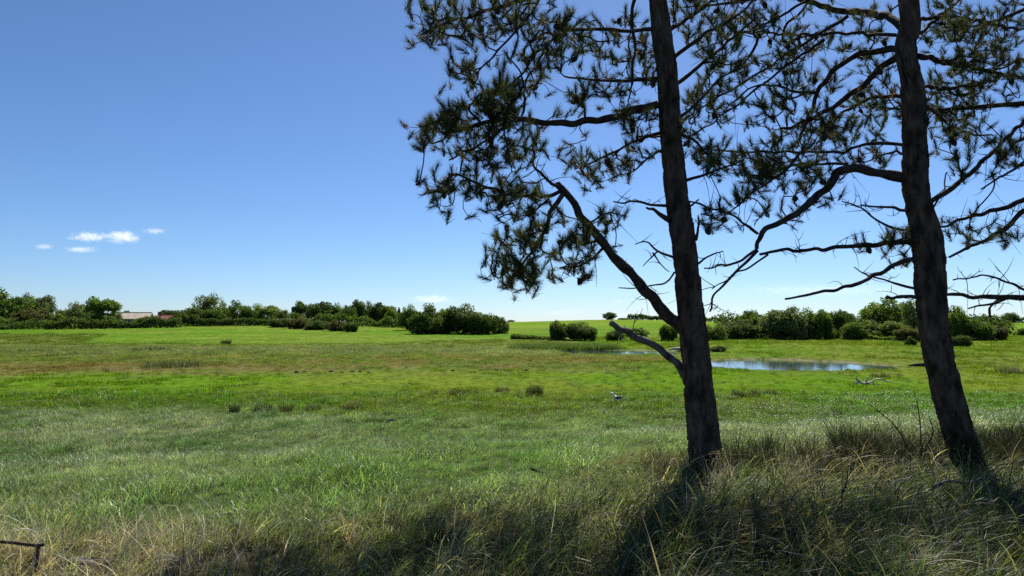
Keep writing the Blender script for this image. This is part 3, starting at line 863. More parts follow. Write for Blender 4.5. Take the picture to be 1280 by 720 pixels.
L2 = [
 ([(1140, 224), (1118, 221), (1095, 216), (1063, 210), (1047, 217), (1035, 233), (1012, 254), (982, 275), (957, 287), (947, 298), (947, 313)], 14, 6, 0, -0.3),
 ([(947, 313), (930, 330), (910, 350), (894, 368), (886, 388)], 4.5, 2.5, -0.3, -0.2, 1, 7),
 ([(947, 292), (925, 277), (900, 263), (862, 253)], 4, 2, -0.3, -0.5, 0, 4),
 ([(946, 312), (925, 325), (905, 332), (878, 334)], 4, 2, -0.3, -0.4, 1, 5),
 ([(960, 318), (938, 333), (915, 345), (892, 362)], 3, 1.5, -0.3, 0.0, 1, 4),
 ([(1150, 300), (1120, 303), (1080, 307), (1030, 311), (985, 313), (952, 316)], 8, 4, 0, -0.3, 0, 8),
 ([(1150, 323), (1125, 327), (1100, 341), (1060, 358), (1020, 367), (983, 373)], 7, 3, 0, -0.5, 1, 3),
 ([(1148, 362), (1110, 352), (1085, 346), (1066, 334)], 4, 1.5, 0, 0.3, 1, 4),
 ([(1145, 265), (1105, 260), (1076, 258)], 5, 2, 0, -0.2, 1, 8),
 ([(1145, 288), (1110, 284), (1075, 262), (1052, 250)], 4, 1.5, 0, 0.15, 1, 10),
 ([(1150, 372), (1130, 371), (1106, 371)], 6, 4, 0, -0.3, 1, 2),
 ([(1132, 40), (1112, 22), (1085, 16), (1050, 13), (1020, 5), (990, -8)], 11, 6, 0, 0.2),
 ([(1135, 62), (1105, 62), (1070, 70), (1045, 85), (1028, 105), (1015, 135), (1000, 175)], 10, 4, 0, -0.5),
 ([(1135, 66), (1105, 80), (1085, 102), (1060, 122), (1030, 140), (1000, 155), (975, 162)], 10, 4, 0, -0.2),
 ([(1138, 122), (1105, 120), (1070, 130), (1045, 150), (1020, 180)], 6, 2.5, 0, 0.3),
 ([(1120, 44), (1060, 42), (1010, 43), (960, 42), (920, 40)], 5, 2.5, 0.1, 0.3, 0, 5),
 ([(1060, 20), (1000, 58), (940, 96), (890, 125), (862, 150)], 5, 2, 0.1, -0.2, 0, 5),
 ([(1010, 0), (960, 28), (900, 52), (868, 66)], 4, 2, 0.2, 0.4, 0, 5),
 ([(1030, 50), (985, 80), (935, 120), (895, 150), (866, 168)], 4, 2, -0.2, -0.5, 0, 5),
 ([(1018, 116), (985, 112), (955, 105), (930, 115), (905, 140)], 4, 2, -0.4, -0.6, 0, 4),
 ([(1140, 182), (1095, 179), (1050, 190), (1000, 190), (950, 190), (892, 188)], 5, 2.5, 0, -0.4),
 ([(1000, 190), (980, 215), (950, 235), (915, 262)], 4, 2, -0.3, -0.4),
 ([(1060, 205), (1020, 205), (985, 208), (950, 215)], 4, 2, -0.1, -0.1),
 ([(1146, 200), (1120, 190), (1090, 200)], 4, 2, 0, 0.4),
 ([(1148, 70), (1185, 78), (1230, 88), (1290, 98)], 8, 4, 0, -0.2),
 ([(1148, 108), (1180, 110), (1210, 107), (1250, 98)], 6, 3, 0, 0.3),
 ([(1143, 45), (1175, 20), (1210, -10)], 6, 3, 0, -0.4),
 ([(1142, 25), (1190, 22), (1240, 30), (1290, 40)], 6, 3, 0, 0.5),
 ([(1155, 130), (1180, 150), (1205, 165), (1240, 170)], 5, 2, 0, -0.4),
 ([(1162, 253), (1190, 234), (1225, 205), (1262, 168), (1295, 140)], 7, 5, 0, -0.5, 0, 6),
 ([(1165, 262), (1180, 235), (1184, 215)], 3, 1.5, 0, -0.3, 1, 5),
]
F2 = [(945, 200, 66, 20, 66, -0.35), (985, 228, 62, 26, 52, -0.3), (912, 265, 26, 26, 22, -0.4), (985, 262, 34, 14, 12, -0.2), (1045, 255, 12, 10, 4, -0.2), (1010, 160, 45, 28, 52, -0.3), (1055, 172, 48, 28, 52, 0.1),
      (1090, 112, 44, 44, 56, 0.1), (940, 62, 66, 46, 80, 0.1), (1012, 72, 56, 46, 66, 0), (885, 105, 34, 45, 40, -0.2), (1085, 48, 48, 36, 40, 0.1), (1095, 200, 36, 10, 14, 0.2), (1118, 300, 24, 7, 14, -0.05),
      (1085, 300, 20, 8, 6, -.1), (1125, 325, 10, 6, 4, 0), (1232, 48, 46, 36, 84, 0.1), (1195, 98, 38, 24, 48, 0.1), (1258, 92, 28, 26, 40, -0.1), (1190, 148, 36, 30, 42, -0.3), (1222, 172, 46, 26, 36, -0.4),
      (1180, 22, 36, 26, 36, 0), (1196, 208, 22, 14, 10, -0.3), (960, 110, 50, 30, 30, -0.4), (920, 150, 40, 25, 22, -0.4)]
T3 = [(1446, 575, 46), (1440, 540, 42), (1432, 450, 38), (1424, 350, 35), (1418, 250, 32), (1412, 150, 29), (1408, 50, 26), (1405, 0, 24)]
L3 = [
 ([(1422, 388), (1370, 380), (1310, 371), (1270, 372), (1235, 372), (1205, 369), (1183, 370)], 14, 4, 0, -0.4, 1, 18),
 ([(1262, 372), (1236, 380), (1208, 386)], 4, 2, -0.2, -0.3, 1, 3),
 ([(1250, 372), (1237, 385), (1238, 396)], 4, 2, -0.2, -0.3, 1, 2),
 ([(1300, 371), (1260, 352), (1225, 345), (1190, 350)], 4, 2, -0.1, -0.3, 1, 14),
 ([(1420, 290), (1360, 262), (1300, 245), (1250, 262), (1205, 272), (1176, 284)], 12, 3, 0, -0.4, 0, 14),
 ([(1418, 300), (1360, 268), (1290, 262), (1255, 285), (1215, 308), (1186, 320)], 12, 3, 0, -0.2, 0, 14),
 ([(1415, 210), (1350, 190), (1290, 200), (1250, 222), (1225, 235)], 8, 2, 0, 0.2, 0, 8),
 ([(1412, 150), (1350, 150), (1300, 165), (1262, 180)], 8, 3, 0, -0.3, 0, 4),
]
F3 = [(1202, 288, 26, 14, 16, -0.35), (1235, 300, 30, 16, 14, -0.3), (1265, 190, 26, 26, 16, 0), (1330, 180, 50, 40, 40, 0), (1320, 90, 40, 50, 40, 0), (1340, 260, 50, 40, 40, -0.2), (1400, 120, 60, 80, 60, 0), (1480, 240, 60, 80, 60, -.3)]
build_pine('forked pine with a broken bleached stump, the left of the two near trunks', (884, 590), 7.25, T1, L1, F1, 8.6, 11, upper=(12, 5.1, 2.0, 45), back=0.6)
build_pine('slimmer leaning pine with an arching limb, standing at the right of the pond', (1213, 583), 7.55, T2, L2, F2, 8.9, 23, upper=(15, 5.0, 3.4, 85), back=3.4)
build_pine('pine just outside the right edge, only its bare and needled branches in view', (1446, 575), 8.0, T3, L3, F3, 8.2, 37, upper=(15, 3.6, 3.2, 100), back=2.5)

# ------------------------------------------------------------------ background trees
def crown_mesh(kind, seed, n_lobes, per0, leaf, colA, colB):
    """unit crown: radius about 1, height 0..1 (z scaled by the object)"""
    r = np.random.default_rng(seed)
    lobes = []
    for i in range(n_lobes):
        if kind == 'bush':
            a, rr, z = r.uniform(0, 6.28), math.sqrt(r.uniform()) * 0.78, 0
            top = math.sqrt(max(0, 1 - (rr / 1.02) ** 2.4))
            z = r.uniform(0.04, 1) ** 0.8 * top * r.uniform(0.66, 0.92)
            lobes.append((rr * math.cos(a), rr * math.sin(a), z, r.uniform(0.10, 0.30)))
        elif kind == 'round':
            u = r.normal(size=3); u /= np.linalg.norm(u); s = r.uniform(0.40, 0.95)
            lobes.append((u[0] * s * 0.9, u[1] * s * 0.9, 0.50 + u[2] * s * 0.46, r.uniform(0.09, 0.30)))
        elif kind == 'airy':
            u = r.normal(size=3); u /= np.linalg.norm(u); s = r.uniform(0.35, 0.95)
            lobes.append((u[0] * s * 0.9, u[1] * s * 0.9, 0.55 + u[2] * s * 0.44, r.uniform(0.12, 0.24)))
        elif kind == 'conifer':
            z = r.uniform(0.06, 0.98)
            a = r.uniform(0, 6.28); rr = (1 - z) ** 0.7 * r.uniform(0.4, 0.95)
            lobes.append((rr * math.cos(a), rr * math.sin(a), z * .95, 0.10 + 0.18 * (1 - z)))
        elif kind == 'umbrella':
            a, rr = r.uniform(0, 6.28), math.sqrt(r.uniform()) * 0.85
            lobes.append((rr * math.cos(a), rr * math.sin(a), 0.55 + 0.36 * math.sqrt(1 - rr * rr) * r.uniform(.2, 1), r.uniform(0.14, 0.24)))
    V, C = [], []
    for lx, ly, lz, lr in lobes:
        tone = r.uniform(0, 1)
        per = int(per0 * (lr / 0.22) ** 1.2)
        u = r.normal(size=(per, 3)); u /= np.linalg.norm(u, axis=1)[:, None]
        rad = lr * (0.5 + 0.72 * r.uniform(0, 1, (per, 1)) ** 0.8)
        P = np.array([lx, ly, lz]) + u * rad * np.array([1, 1, 0.62])
        P[:, 2] = np.clip(P[:, 2], 0.0, 1.05)
        nrm = u + r.normal(0, .7, (per, 3)); nrm /= np.linalg.norm(nrm, axis=1)[:, None]
        t1 = np.cross(nrm, r.normal(size=(per, 3))); t1 /= np.linalg.norm(t1, axis=1)[:, None]
        t2 = np.cross(nrm, t1)
        s = leaf * r.uniform(0.6, 1.3, (per, 1))
        sz = np.array([1, 1, 0.75])
        V.append(np.stack([P - t1 * s * sz, P + t2 * s * .62 * sz, P + t1 * s * sz, P - t2 * s * .62 * sz], 1).reshape(-1, 3))
        cc = np.array(colA) * (1 - tone) + np.array(colB) * tone
        C.append(np.repeat(np.clip(cc * r.normal(1, 0.2, (per, 1)), 0.006, 0.4), 4, 0))
    V, C = np.concatenate(V), np.concatenate(C)
    return V, np.arange(len(V)).reshape(-1, 4), C

CROWNS = {}
PAL = {'dark': ((0.045, 0.075, 0.022), (0.090, 0.130, 0.034)), 'mid': ((0.062, 0.105, 0.026), (0.115, 0.170, 0.040)),
       'light': ((0.090, 0.145, 0.028), (0.150, 0.205, 0.042)), 'grey': ((0.085, 0.118, 0.052), (0.140, 0.172, 0.082)),
       'brown': ((0.070, 0.076, 0.028), (0.115, 0.115, 0.046))}
SPEC = {'bush': (66, 190, 0.045), 'round': (56, 190, 0.043), 'airy': (64, 90, 0.040), 'conifer': (60, 60, 0.065), 'umbrella': (44, 100, 0.055)}
def crown_data(kind, pal, v):
    k = (kind, pal, v)
    if k not in CROWNS:
        nl, per, lf = SPEC[kind]
        V, f_, C = crown_mesh(kind, hash_seed(k), nl, per, lf, *PAL[pal])
        o = mesh_obj('crown', V, f_, M['leaf'], None, False, C)
        CROWNS[k] = o.data
        bpy.data.objects.remove(o)
    return CROWNS[k]
def hash_seed(k):
    return sum(ord(c) * (i + 3) for i, c in enumerate(str(k))) % 99991

TRUNKS = {}
def trunk_data(kind):
    if kind not in TRUNKS:
        r = np.random.default_rng(hash_seed(kind))
        mb = Mesh()
        top = {'bush': 0.45, 'conifer': 0.95}.get(kind, 0.7)
        mb.tube(np.array([[0, 0, -0.03], [0.02, 0.01, top * .4], [-0.02, 0.02, top * .75], [0.0, 0, top]]), [0.075, 0.055, 0.04, 0.015], 7)
        for i in range(5):
            a = i * 1.3 + r.uniform(0, .6); z0 = top * r.uniform(0.3, 0.7)
            mb.tube(np.array([[0, 0, z0], [0.25 * math.cos(a), 0.25 * math.sin(a), z0 + .12], [0.55 * math.cos(a), 0.55 * math.sin(a), min(0.85, z0 + .25)]]), [0.032, 0.022, 0.008], 5)
        o = mb.obj('trunk', M['twig']); TRUNKS[kind] = o.data
        bpy.data.objects.remove(o)
    return TRUNKS[kind]

tcount = 0
def bg_tree(name, cat, kind, pal, px, top, hw, d, label, group=None, depth=1.0):
    """px: centre column, top: pixel row of the crown's top, hw: half width in pixels, d: distance"""
    global tcount
    tcount += 1
    P = at(px, top, d)
    z0 = gz(P.x, d)
    h = (P.z - z0) * (1.10 if px > 900 else 1.05)
    w = hw * (1.3 if 300 < px < 510 and top < 392 else 1.14) * d / F
    root = empty(name, (P.x, d, z0), label, cat, group, random.uniform(0, 6.28))
    v = tcount % 5
    c = bpy.data.objects.new('crown', crown_data(kind, pal, v)); COL.objects.link(c); c.parent = root
    c.scale = (w, w * depth, h); c['kind'] = 'stuff'
    tk = bpy.data.objects.new('trunk', trunk_data(kind)); COL.objects.link(tk); tk.parent = root
    tk.scale = (min(w, h * .5), min(w, h * .5), h)
    return root

G_L, G_M, G_R = 'trees along the left skyline', 'trees along the middle skyline', 'trees behind the pond'
B = bg_tree
# left of the barn
B('broadleaf_tree', 'tree', 'round', 'mid', 8, 363, 34, 268, 'tallest leafy tree cut by the left edge of the picture', G_L)
B('broadleaf_tree', 'tree', 'airy', 'grey', 34, 369, 18, 285, 'grey green loose topped tree second in from the left edge', G_L)
B('broadleaf_tree', 'tree', 'round', 'grey', 52, 369, 15, 280, 'rounded grey green tree third in from the left edge', G_L)
B('shrub', 'shrub', 'bush', 'brown', 40, 385, 26, 252, 'big dull olive bush in front of the trees at the left edge', G_L)
B('shrub', 'shrub', 'bush', 'light', 70, 392, 14, 255, 'small yellow green bush right of the trees at the left edge', G_L)
B('shrub', 'shrub', 'bush', 'mid', 12, 394, 24, 248, 'low green bush in the bottom corner of the left tree group', G_L)
B('broadleaf_tree', 'tree', 'airy', 'grey', 95, 379, 14, 275, 'pale airy tree left of the flat topped green tree', G_L)
B('broadleaf_tree', 'tree', 'umbrella', 'light', 126, 374, 22, 262, 'flat topped bright green tree left of the barn', G_L)
B('shrub', 'shrub', 'bush', 'mid', 122, 388, 20, 258, 'green bush growing under the flat topped tree', G_L)
B('broadleaf_tree', 'tree', 'round', 'dark', 157, 389, 8, 330, 'small dark tree top showing over the barn roof', G_L)
B('broadleaf_tree', 'tree', 'umbrella', 'dark', 210, 388, 11, 330, 'dark tree behind the red roofed house', G_L)
B('broadleaf_tree', 'tree', 'round', 'dark', 235, 385, 17, 272, 'dark round tree right of the red roofed house', G_L)
B('broadleaf_tree', 'tree', 'airy', 'grey', 264, 367, 19, 285, 'tall airy pale tree, highest between the house and the hedge', G_L)
B('broadleaf_tree', 'tree', 'round', 'mid', 268, 385, 20, 278, 'mid green tree in front of the tall airy one', G_L)
B('broadleaf_tree', 'tree', 'airy', 'mid', 298, 378, 15, 285, 'green tree just right of the tall airy one', G_L)
for px, top, hw, dd, pal, lb in [(24, 384, 16, 300, 'dark', 'dark tree filling the gap behind the olive bush at far left'), (80, 388, 14, 292, 'mid', 'green tree in the dip left of the pale airy tree'), (112, 385, 12, 290, 'dark', 'dark tree between the pale airy and the flat topped tree'),
                                 (142, 390, 10, 272, 'mid', 'low green tree touching the left end of the barn'), (180, 396, 14, 262, 'mid', 'leafy bush before the right end of the barn'), (222, 394, 10, 285, 'dark', 'dark bush right beside the red roofed house'),
                                 (250, 384, 12, 290, 'dark', 'dark tree left of the tall airy pale one'), (283, 384, 12, 292, 'mid', 'green tree filling the dip right of the tall airy pale one')]:
    B('broadleaf_tree', 'tree', 'round', pal, px, top, hw, dd, lb, G_L)
# middle skyline
B('broadleaf_tree', 'tree', 'round', 'mid', 312, 385, 12, 280, 'small green tree left of the yellow green one', G_M)
B('broadleaf_tree', 'tree', 'round', 'light', 331, 382, 18, 285, 'yellow green round tree above the long hedge', G_M)
B('broadleaf_tree', 'tree', 'airy', 'mid', 354, 388, 9, 285, 'small thin tree right of the yellow green one', G_M)
B('broadleaf_tree', 'tree', 'round', 'dark', 377, 377, 13, 290, 'dark tree at the left end of the middle wood', G_M)
B('broadleaf_tree', 'tree', 'round', 'dark', 402, 376, 18, 285, 'broad dark tree in the middle wood behind the row of shrubs', G_M)
B('broadleaf_tree', 'tree', 'airy', 'mid', 424, 380, 13, 288, 'looser green tree left of the slim dark pair', G_M)
B('broadleaf_tree', 'tree', 'round', 'dark', 446, 376, 9, 290, 'narrow dark tree, the left one of the slim pair in the middle wood', G_M)
B('broadleaf_tree', 'tree', 'airy', 'dark', 459, 377, 8, 295, 'narrow dark tree, the right one of the slim pair in the middle wood', G_M)
B('broadleaf_tree', 'tree', 'airy', 'dark', 436, 382, 10, 280, 'dark thin tree just in front of the slim dark pair', G_M)
B('broadleaf_tree', 'tree', 'round', 'dark', 476, 377, 15, 292, 'dark round tree right of the slim dark pair', G_M)
B('broadleaf_tree', 'tree', 'round', 'light', 489, 385, 8, 270, 'small bright yellow green tree at the right end of the middle wood', G_M)
B('conifer_tree', 'tree', 'conifer', 'dark', 499, 385, 5, 290, 'narrow conifer between the bright tree and the big dark thicket', G_M)
for px, top, hw, dd, lb in [(353, 397, 16, 250, 'first'), (373, 396, 14, 236, 'second'), (397, 401, 15, 228, 'third'), (421, 400, 14, 218, 'fourth'), (440, 400, 9, 212, 'last')]:
    B('shrub', 'shrub', 'bush', 'brown' if px in (373, 421) else 'dark', px, top, hw, dd, '%s dark shrub from the left in the row along the smooth field' % lb, 'shrubs along the smooth field')
# big thicket in the middle
B('broadleaf_tree', 'tree', 'round', 'mid', 511, 383, 13, 235, 'lighter green tree tucked behind the left side of the big thicket', G_M)
for px, top, hw, dd, pal, lb in [(534, 380, 23, 198, 'dark', 'leftmost dome shaped bush of the big dark thicket'), (557, 385, 16, 206, 'mid', 'low middle bush set back in the big dark thicket'),
                                 (580, 382, 24, 200, 'dark', 'broad dome shaped bush in the centre of the big dark thicket'), (604, 386, 18, 196, 'dark', 'right hand dome of the big dark thicket'),
                                 (624, 392, 12, 204, 'grey', 'smaller grey green bush at the right end of the big thicket')]:
    B('shrub', 'bush', 'bush', pal, px, top, hw, dd, lb, 'bushes of the middle thicket')
B('broadleaf_tree', 'tree', 'round', 'mid', 639, 400, 5, 420, 'tiny far tree just right of the big thicket', 'far trees on the crest')
B('shrub', 'bush', 'bush', 'dark', 696, 402, 11, 150, 'left one of the two dark bushes before the green hill', 'dark bushes before the hill')
B('shrub', 'bush', 'bush', 'dark', 727, 404, 21, 148, 'wider right one of the two dark bushes before the green hill', 'dark bushes before the hill')
B('shrub', 'bush', 'bush', 'mid', 714, 402, 14, 175, 'lighter bush peeping out behind the two dark ones', 'dark bushes before the hill')
B('broadleaf_tree', 'tree', 'round', 'dark', 762, 391, 9, 400, 'single tree on the crest of the green hill', 'far trees on the crest')
B('shrub', 'bush', 'bush', 'mid', 779, 397, 7, 395, 'round bush right of the single crest tree', 'far trees on the crest')
B('shrub', 'bush', 'bush', 'dark', 770, 412, 12, 146, 'low dark bush above the broken bleached stump', 'bushes on the far side of the pond')
B('shrub', 'bush', 'bush', 'mid', 796, 409, 15, 150, 'green bush right of the low dark one above the broken stump', 'bushes on the far side of the pond')
B('shrub', 'bush', 'bush', 'dark', 836, 402, 11, 146, 'dark bush touching the left side of the forked pine trunk', 'bushes on the far side of the pond')
B('shrub', 'bush', 'bush', 'mid', 890, 404, 16, 148, 'rounded bush showing at the right side of the forked pine trunk', 'bushes on the far side of the pond')
# right treeline
B('broadleaf_tree', 'tree', 'round', 'mid', 938, 390, 18, 185, 'green tree at the left end of the trees behind the pond', G_R)
B('shrub', 'bush', 'bush', 'dark', 925, 402, 24, 160, 'dark bush at the left foot of the trees behind the pond', G_R)
B('willow_tree', 'tree', 'bush', 'grey', 980, 385, 27, 156, 'broad grey green willow behind the pond, the left of two', G_R)
B('willow_tree', 'tree', 'bush', 'mid', 1018, 385, 20, 158, 'darker green willow behind the pond, the right of two', G_R)
B('broadleaf_tree', 'tree', 'bush', 'dark', 1043, 388, 15, 165, 'dark tree right of the two willows', G_R)
B('broadleaf_tree', 'tree', 'round', 'dark', 1058, 390, 13, 200, 'dark tree set back behind the gap in the pond trees', G_R)
B('shrub', 'bush', 'bush', 'mid', 1068, 403, 16, 152, 'low round bush in the gap right of the willows', G_R)
B('broadleaf_tree', 'tree', 'round', 'light', 1105, 377, 34, 168, 'big light green tree left of the leaning pine trunk', G_R)
B('broadleaf_tree', 'tree', 'bush', 'mid', 1100, 400, 28, 158, 'green undergrowth bush below the big light green tree', G_R)
B('broadleaf_tree', 'tree', 'airy', 'grey', 1142, 374, 20, 150, 'thin airy tree directly behind the leaning pine trunk', G_R)
B('shrub', 'bush', 'bush', 'brown', 1138, 408, 18, 140, 'dark bush at the foot of the airy tree behind the leaning pine', G_R)
B('broadleaf_tree', 'tree', 'round', 'light', 1192, 384, 18, 150, 'light green tree just right of the leaning pine trunk', G_R)
B('shrub', 'bush', 'bush', 'mid', 1214, 399, 22, 148, 'mid green bush at the right end of the pond trees', G_R)
B('shrub', 'bush', 'bush', 'brown', 1240, 406, 16, 150, 'low olive bush tailing off right of the pond trees', G_R)
B('shrub', 'bush', 'bush', 'dark', 1200, 419, 14, 112, 'dark bramble clump on the rise right of the leaning pine', G_R)
B('shrub', 'bush', 'bush', 'dark', 1138, 421, 7, 118, 'small dark bush on the rise left of the leaning pine', G_R)
B('broadleaf_tree', 'tree', 'round', 'dark', 1236, 394, 9, 360, 'far dark tree on the right skyline, left of the rounder one', 'far trees on the right skyline')
B('broadleaf_tree', 'tree', 'round', 'dark', 1263, 392, 12, 350, 'far round tree on the right skyline above the bright field', 'far trees on the right skyline')
B('shrub', 'bush', 'bush', 'dark', 1280, 409, 8, 180, 'dark bush cut by the right edge beside the bright field', 'far trees on the right skyline')
B('shrub', 'bush', 'bush', 'brown', 898, 432, 10, 88, 'small round olive bush by itself on the far bank of the pond', None)

# hedges: one thing each, leaves along a line
def hedge(pts, h, wd, n, pal, label, leaf=0.28):
    r = np.random.default_rng(len(label) * 13)
    pts = [np.array(p, float) for p in pts]
    org = np.array([pts[0][0], pts[0][1], gz(*pts[0])])
    s = r.uniform(0, len(pts) - 1.0001, n); i = s.astype(int); f_ = (s - i)[:, None]
    A = np.array(pts)
    c = A[i] * (1 - f_) + A[i + 1] * f_
    a = r.uniform(-0.15, math.pi + .15, n)
    top = h * (0.35 + 1.25 * fbm(c[:, 0] * 0.22, c[:, 1] * 0.22, 17, 3))
    rad = r.uniform(0.7, 1.05, n)
    ox = np.cos(a) * wd * rad
    P = np.stack([c[:, 0] + r.normal(0, .2, n), c[:, 1] + ox, ground_z(c[:, 0], c[:, 1]) + np.clip(np.abs(np.sin(a)) ** 0.6 * rad, 0, 2) * top * r.uniform(0.35, 1, n) ** 0.4], -1)
    nrm = r.normal(size=(n, 3)); nrm /= np.linalg.norm(nrm, axis=1)[:, None]
    t1 = np.cross(nrm, r.normal(size=(n, 3))); t1 /= np.linalg.norm(t1, axis=1)[:, None]; t2 = np.cross(nrm, t1)
    sz = leaf * r.uniform(.6, 1.3, (n, 1))
    V = np.stack([P - t1 * sz, P + t2 * sz * .6, P + t1 * sz, P - t2 * sz * .6], 1).reshape(-1, 3) - org
    tn = fbm(c[:, 0] * .25, c[:, 1] * .25, 29, 2)[:, None]
    C = np.repeat(np.clip((np.array(PAL[pal][0]) * (1 - tn) + np.array(PAL[pal][1]) * tn) * r.normal(1, .2, (n, 1)), .006, .4), 4, 0)
    root = empty('hedge', org, label, 'hedge')
    o = mesh_obj('foliage', V, np.arange(len(V)).reshape(-1, 4), M['leaf'], root, False, C); o['kind'] = 'stuff'
    mb = Mesh()
    mb.tube(np.array([[0, 0, -.2], [.1, 0, h * .3], [-.1, .1, h * .7]]), [.08, .06, .03], 5)
    st = mb.obj('stem', M['twig'], root)
    for k_, q in enumerate(np.linspace(0.03, 0.97, 10) * (len(pts) - 1)):
        i0 = int(q); cc = A[i0] * (1 - (q - i0)) + A[min(i0 + 1, len(A) - 1)] * (q - i0)
        if k_:
            st = st.copy(); COL.objects.link(st)
        st.location = Vector((cc[0], cc[1], gz(*cc))) - Vector(org)
def gp(px, d): return (at(px, 400, d).x, d)
hedge([gp(-60, 232), gp(60, 236), gp(120, 240), gp(180, 246), gp(225, 250)], 3.3, 2.2, 9000, 'dark', 'long dark hedge below the barn and house along the left field', 0.34)
hedge([gp(246, 262), gp(290, 266), gp(345, 268)], 2.6, 1.6, 5000, 'dark', 'clipped hedge right of the dark round tree on the field crest', 0.3)
hedge([gp(362, 272), gp(430, 274), gp(508, 262)], 4.2, 2.2, 6000, 'mid', 'undergrowth along the foot of the middle wood', 0.34)
hedge([gp(905, 158), gp(990, 160), gp(1060, 160), gp(1150, 156), gp(1250, 152)], 2.6, 2.0, 9000, 'dark', 'undergrowth along the foot of the trees behind the pond', 0.26)
hedge([gp(895, 182), gp(990, 184), gp(1080, 182), gp(1170, 180), gp(1262, 178)], 5.0, 2.5, 11000, 'dark', 'dark wood edge filling the gaps behind the pond trees', 0.3)
hedge([gp(785, 402), gp(815, 405), gp(845, 408)], 3.2, 2.0, 2000, 'dark', 'far hedge along the crest of the green hill', 0.5)
hedge([gp(640, 158), gp(665, 156), gp(690, 154)], 1.0, 1.2, 2200, 'mid', 'low green hedge bank between the big thicket and the two dark bushes', 0.25)
hedge([gp(1060, 152), gp(1090, 150), gp(1126, 148)], 1.0, 0.8, 2500, 'light', 'pale low strip of growth in front of the big light green tree', 0.2)
hedge([gp(840, 900), gp(900, 920), gp(1000, 900)], 6, 6, 2500, 'dark', 'distant wood edge low on the horizon between the two pines', 1.2)
hedge([gp(1180, 420), gp(1230, 415), gp(1330, 410)], 4, 2.0, 2500, 'dark', 'far hedge under the round trees on the right skyline', 0.5)

# ------------------------------------------------------------------ farm buildings
M['roof_pale'] = noise_mat('pale_fibre_roof', (0.30, 0.26, 0.20), (0.44, 0.38, 0.30), 0.8, 0.8, 0.2)
M['brickwall'] = noise_mat('red_brick_wall', (0.22, 0.10, 0.07), (0.32, 0.16, 0.11), 3, 0.9, 0.2)
M['palewall'] = noise_mat('pale_barn_wall', (0.34, 0.28, 0.23), (0.44, 0.37, 0.31), 1.2, 0.9, 0.2)
M['roof_red'] = noise_mat('red_tile_roof', (0.24, 0.085, 0.065), (0.36, 0.14, 0.105), 2, 0.85, 0.4)
M['white'] = noise_mat('white_paint', (0.76, 0.76, 0.74), (0.86, 0.86, 0.84), 4, 0.6, 0.0)
gl, t, out = new_mat('window_glass')
p = N(t, 'ShaderNodeBsdfPrincipled'); p.inputs['Base Color'].default_value = (0.02, 0.025, 0.03, 1); p.inputs['Roughness'].default_value = 0.08
t.links.new(p.outputs[0], out.inputs[0]); M['glass'] = gl

def boxv(x0, x1, y0, y1, z0, z1):
    v = [(x0, y0, z0), (x1, y0, z0), (x1, y1, z0), (x0, y1, z0), (x0, y0, z1), (x1, y0, z1), (x1, y1, z1), (x0, y1, z1)]
    f_ = [(0, 3, 2, 1), (4, 5, 6, 7), (0, 1, 5, 4), (1, 2, 6, 5), (2, 3, 7, 6), (3, 0, 4, 7)]
    return v, f_

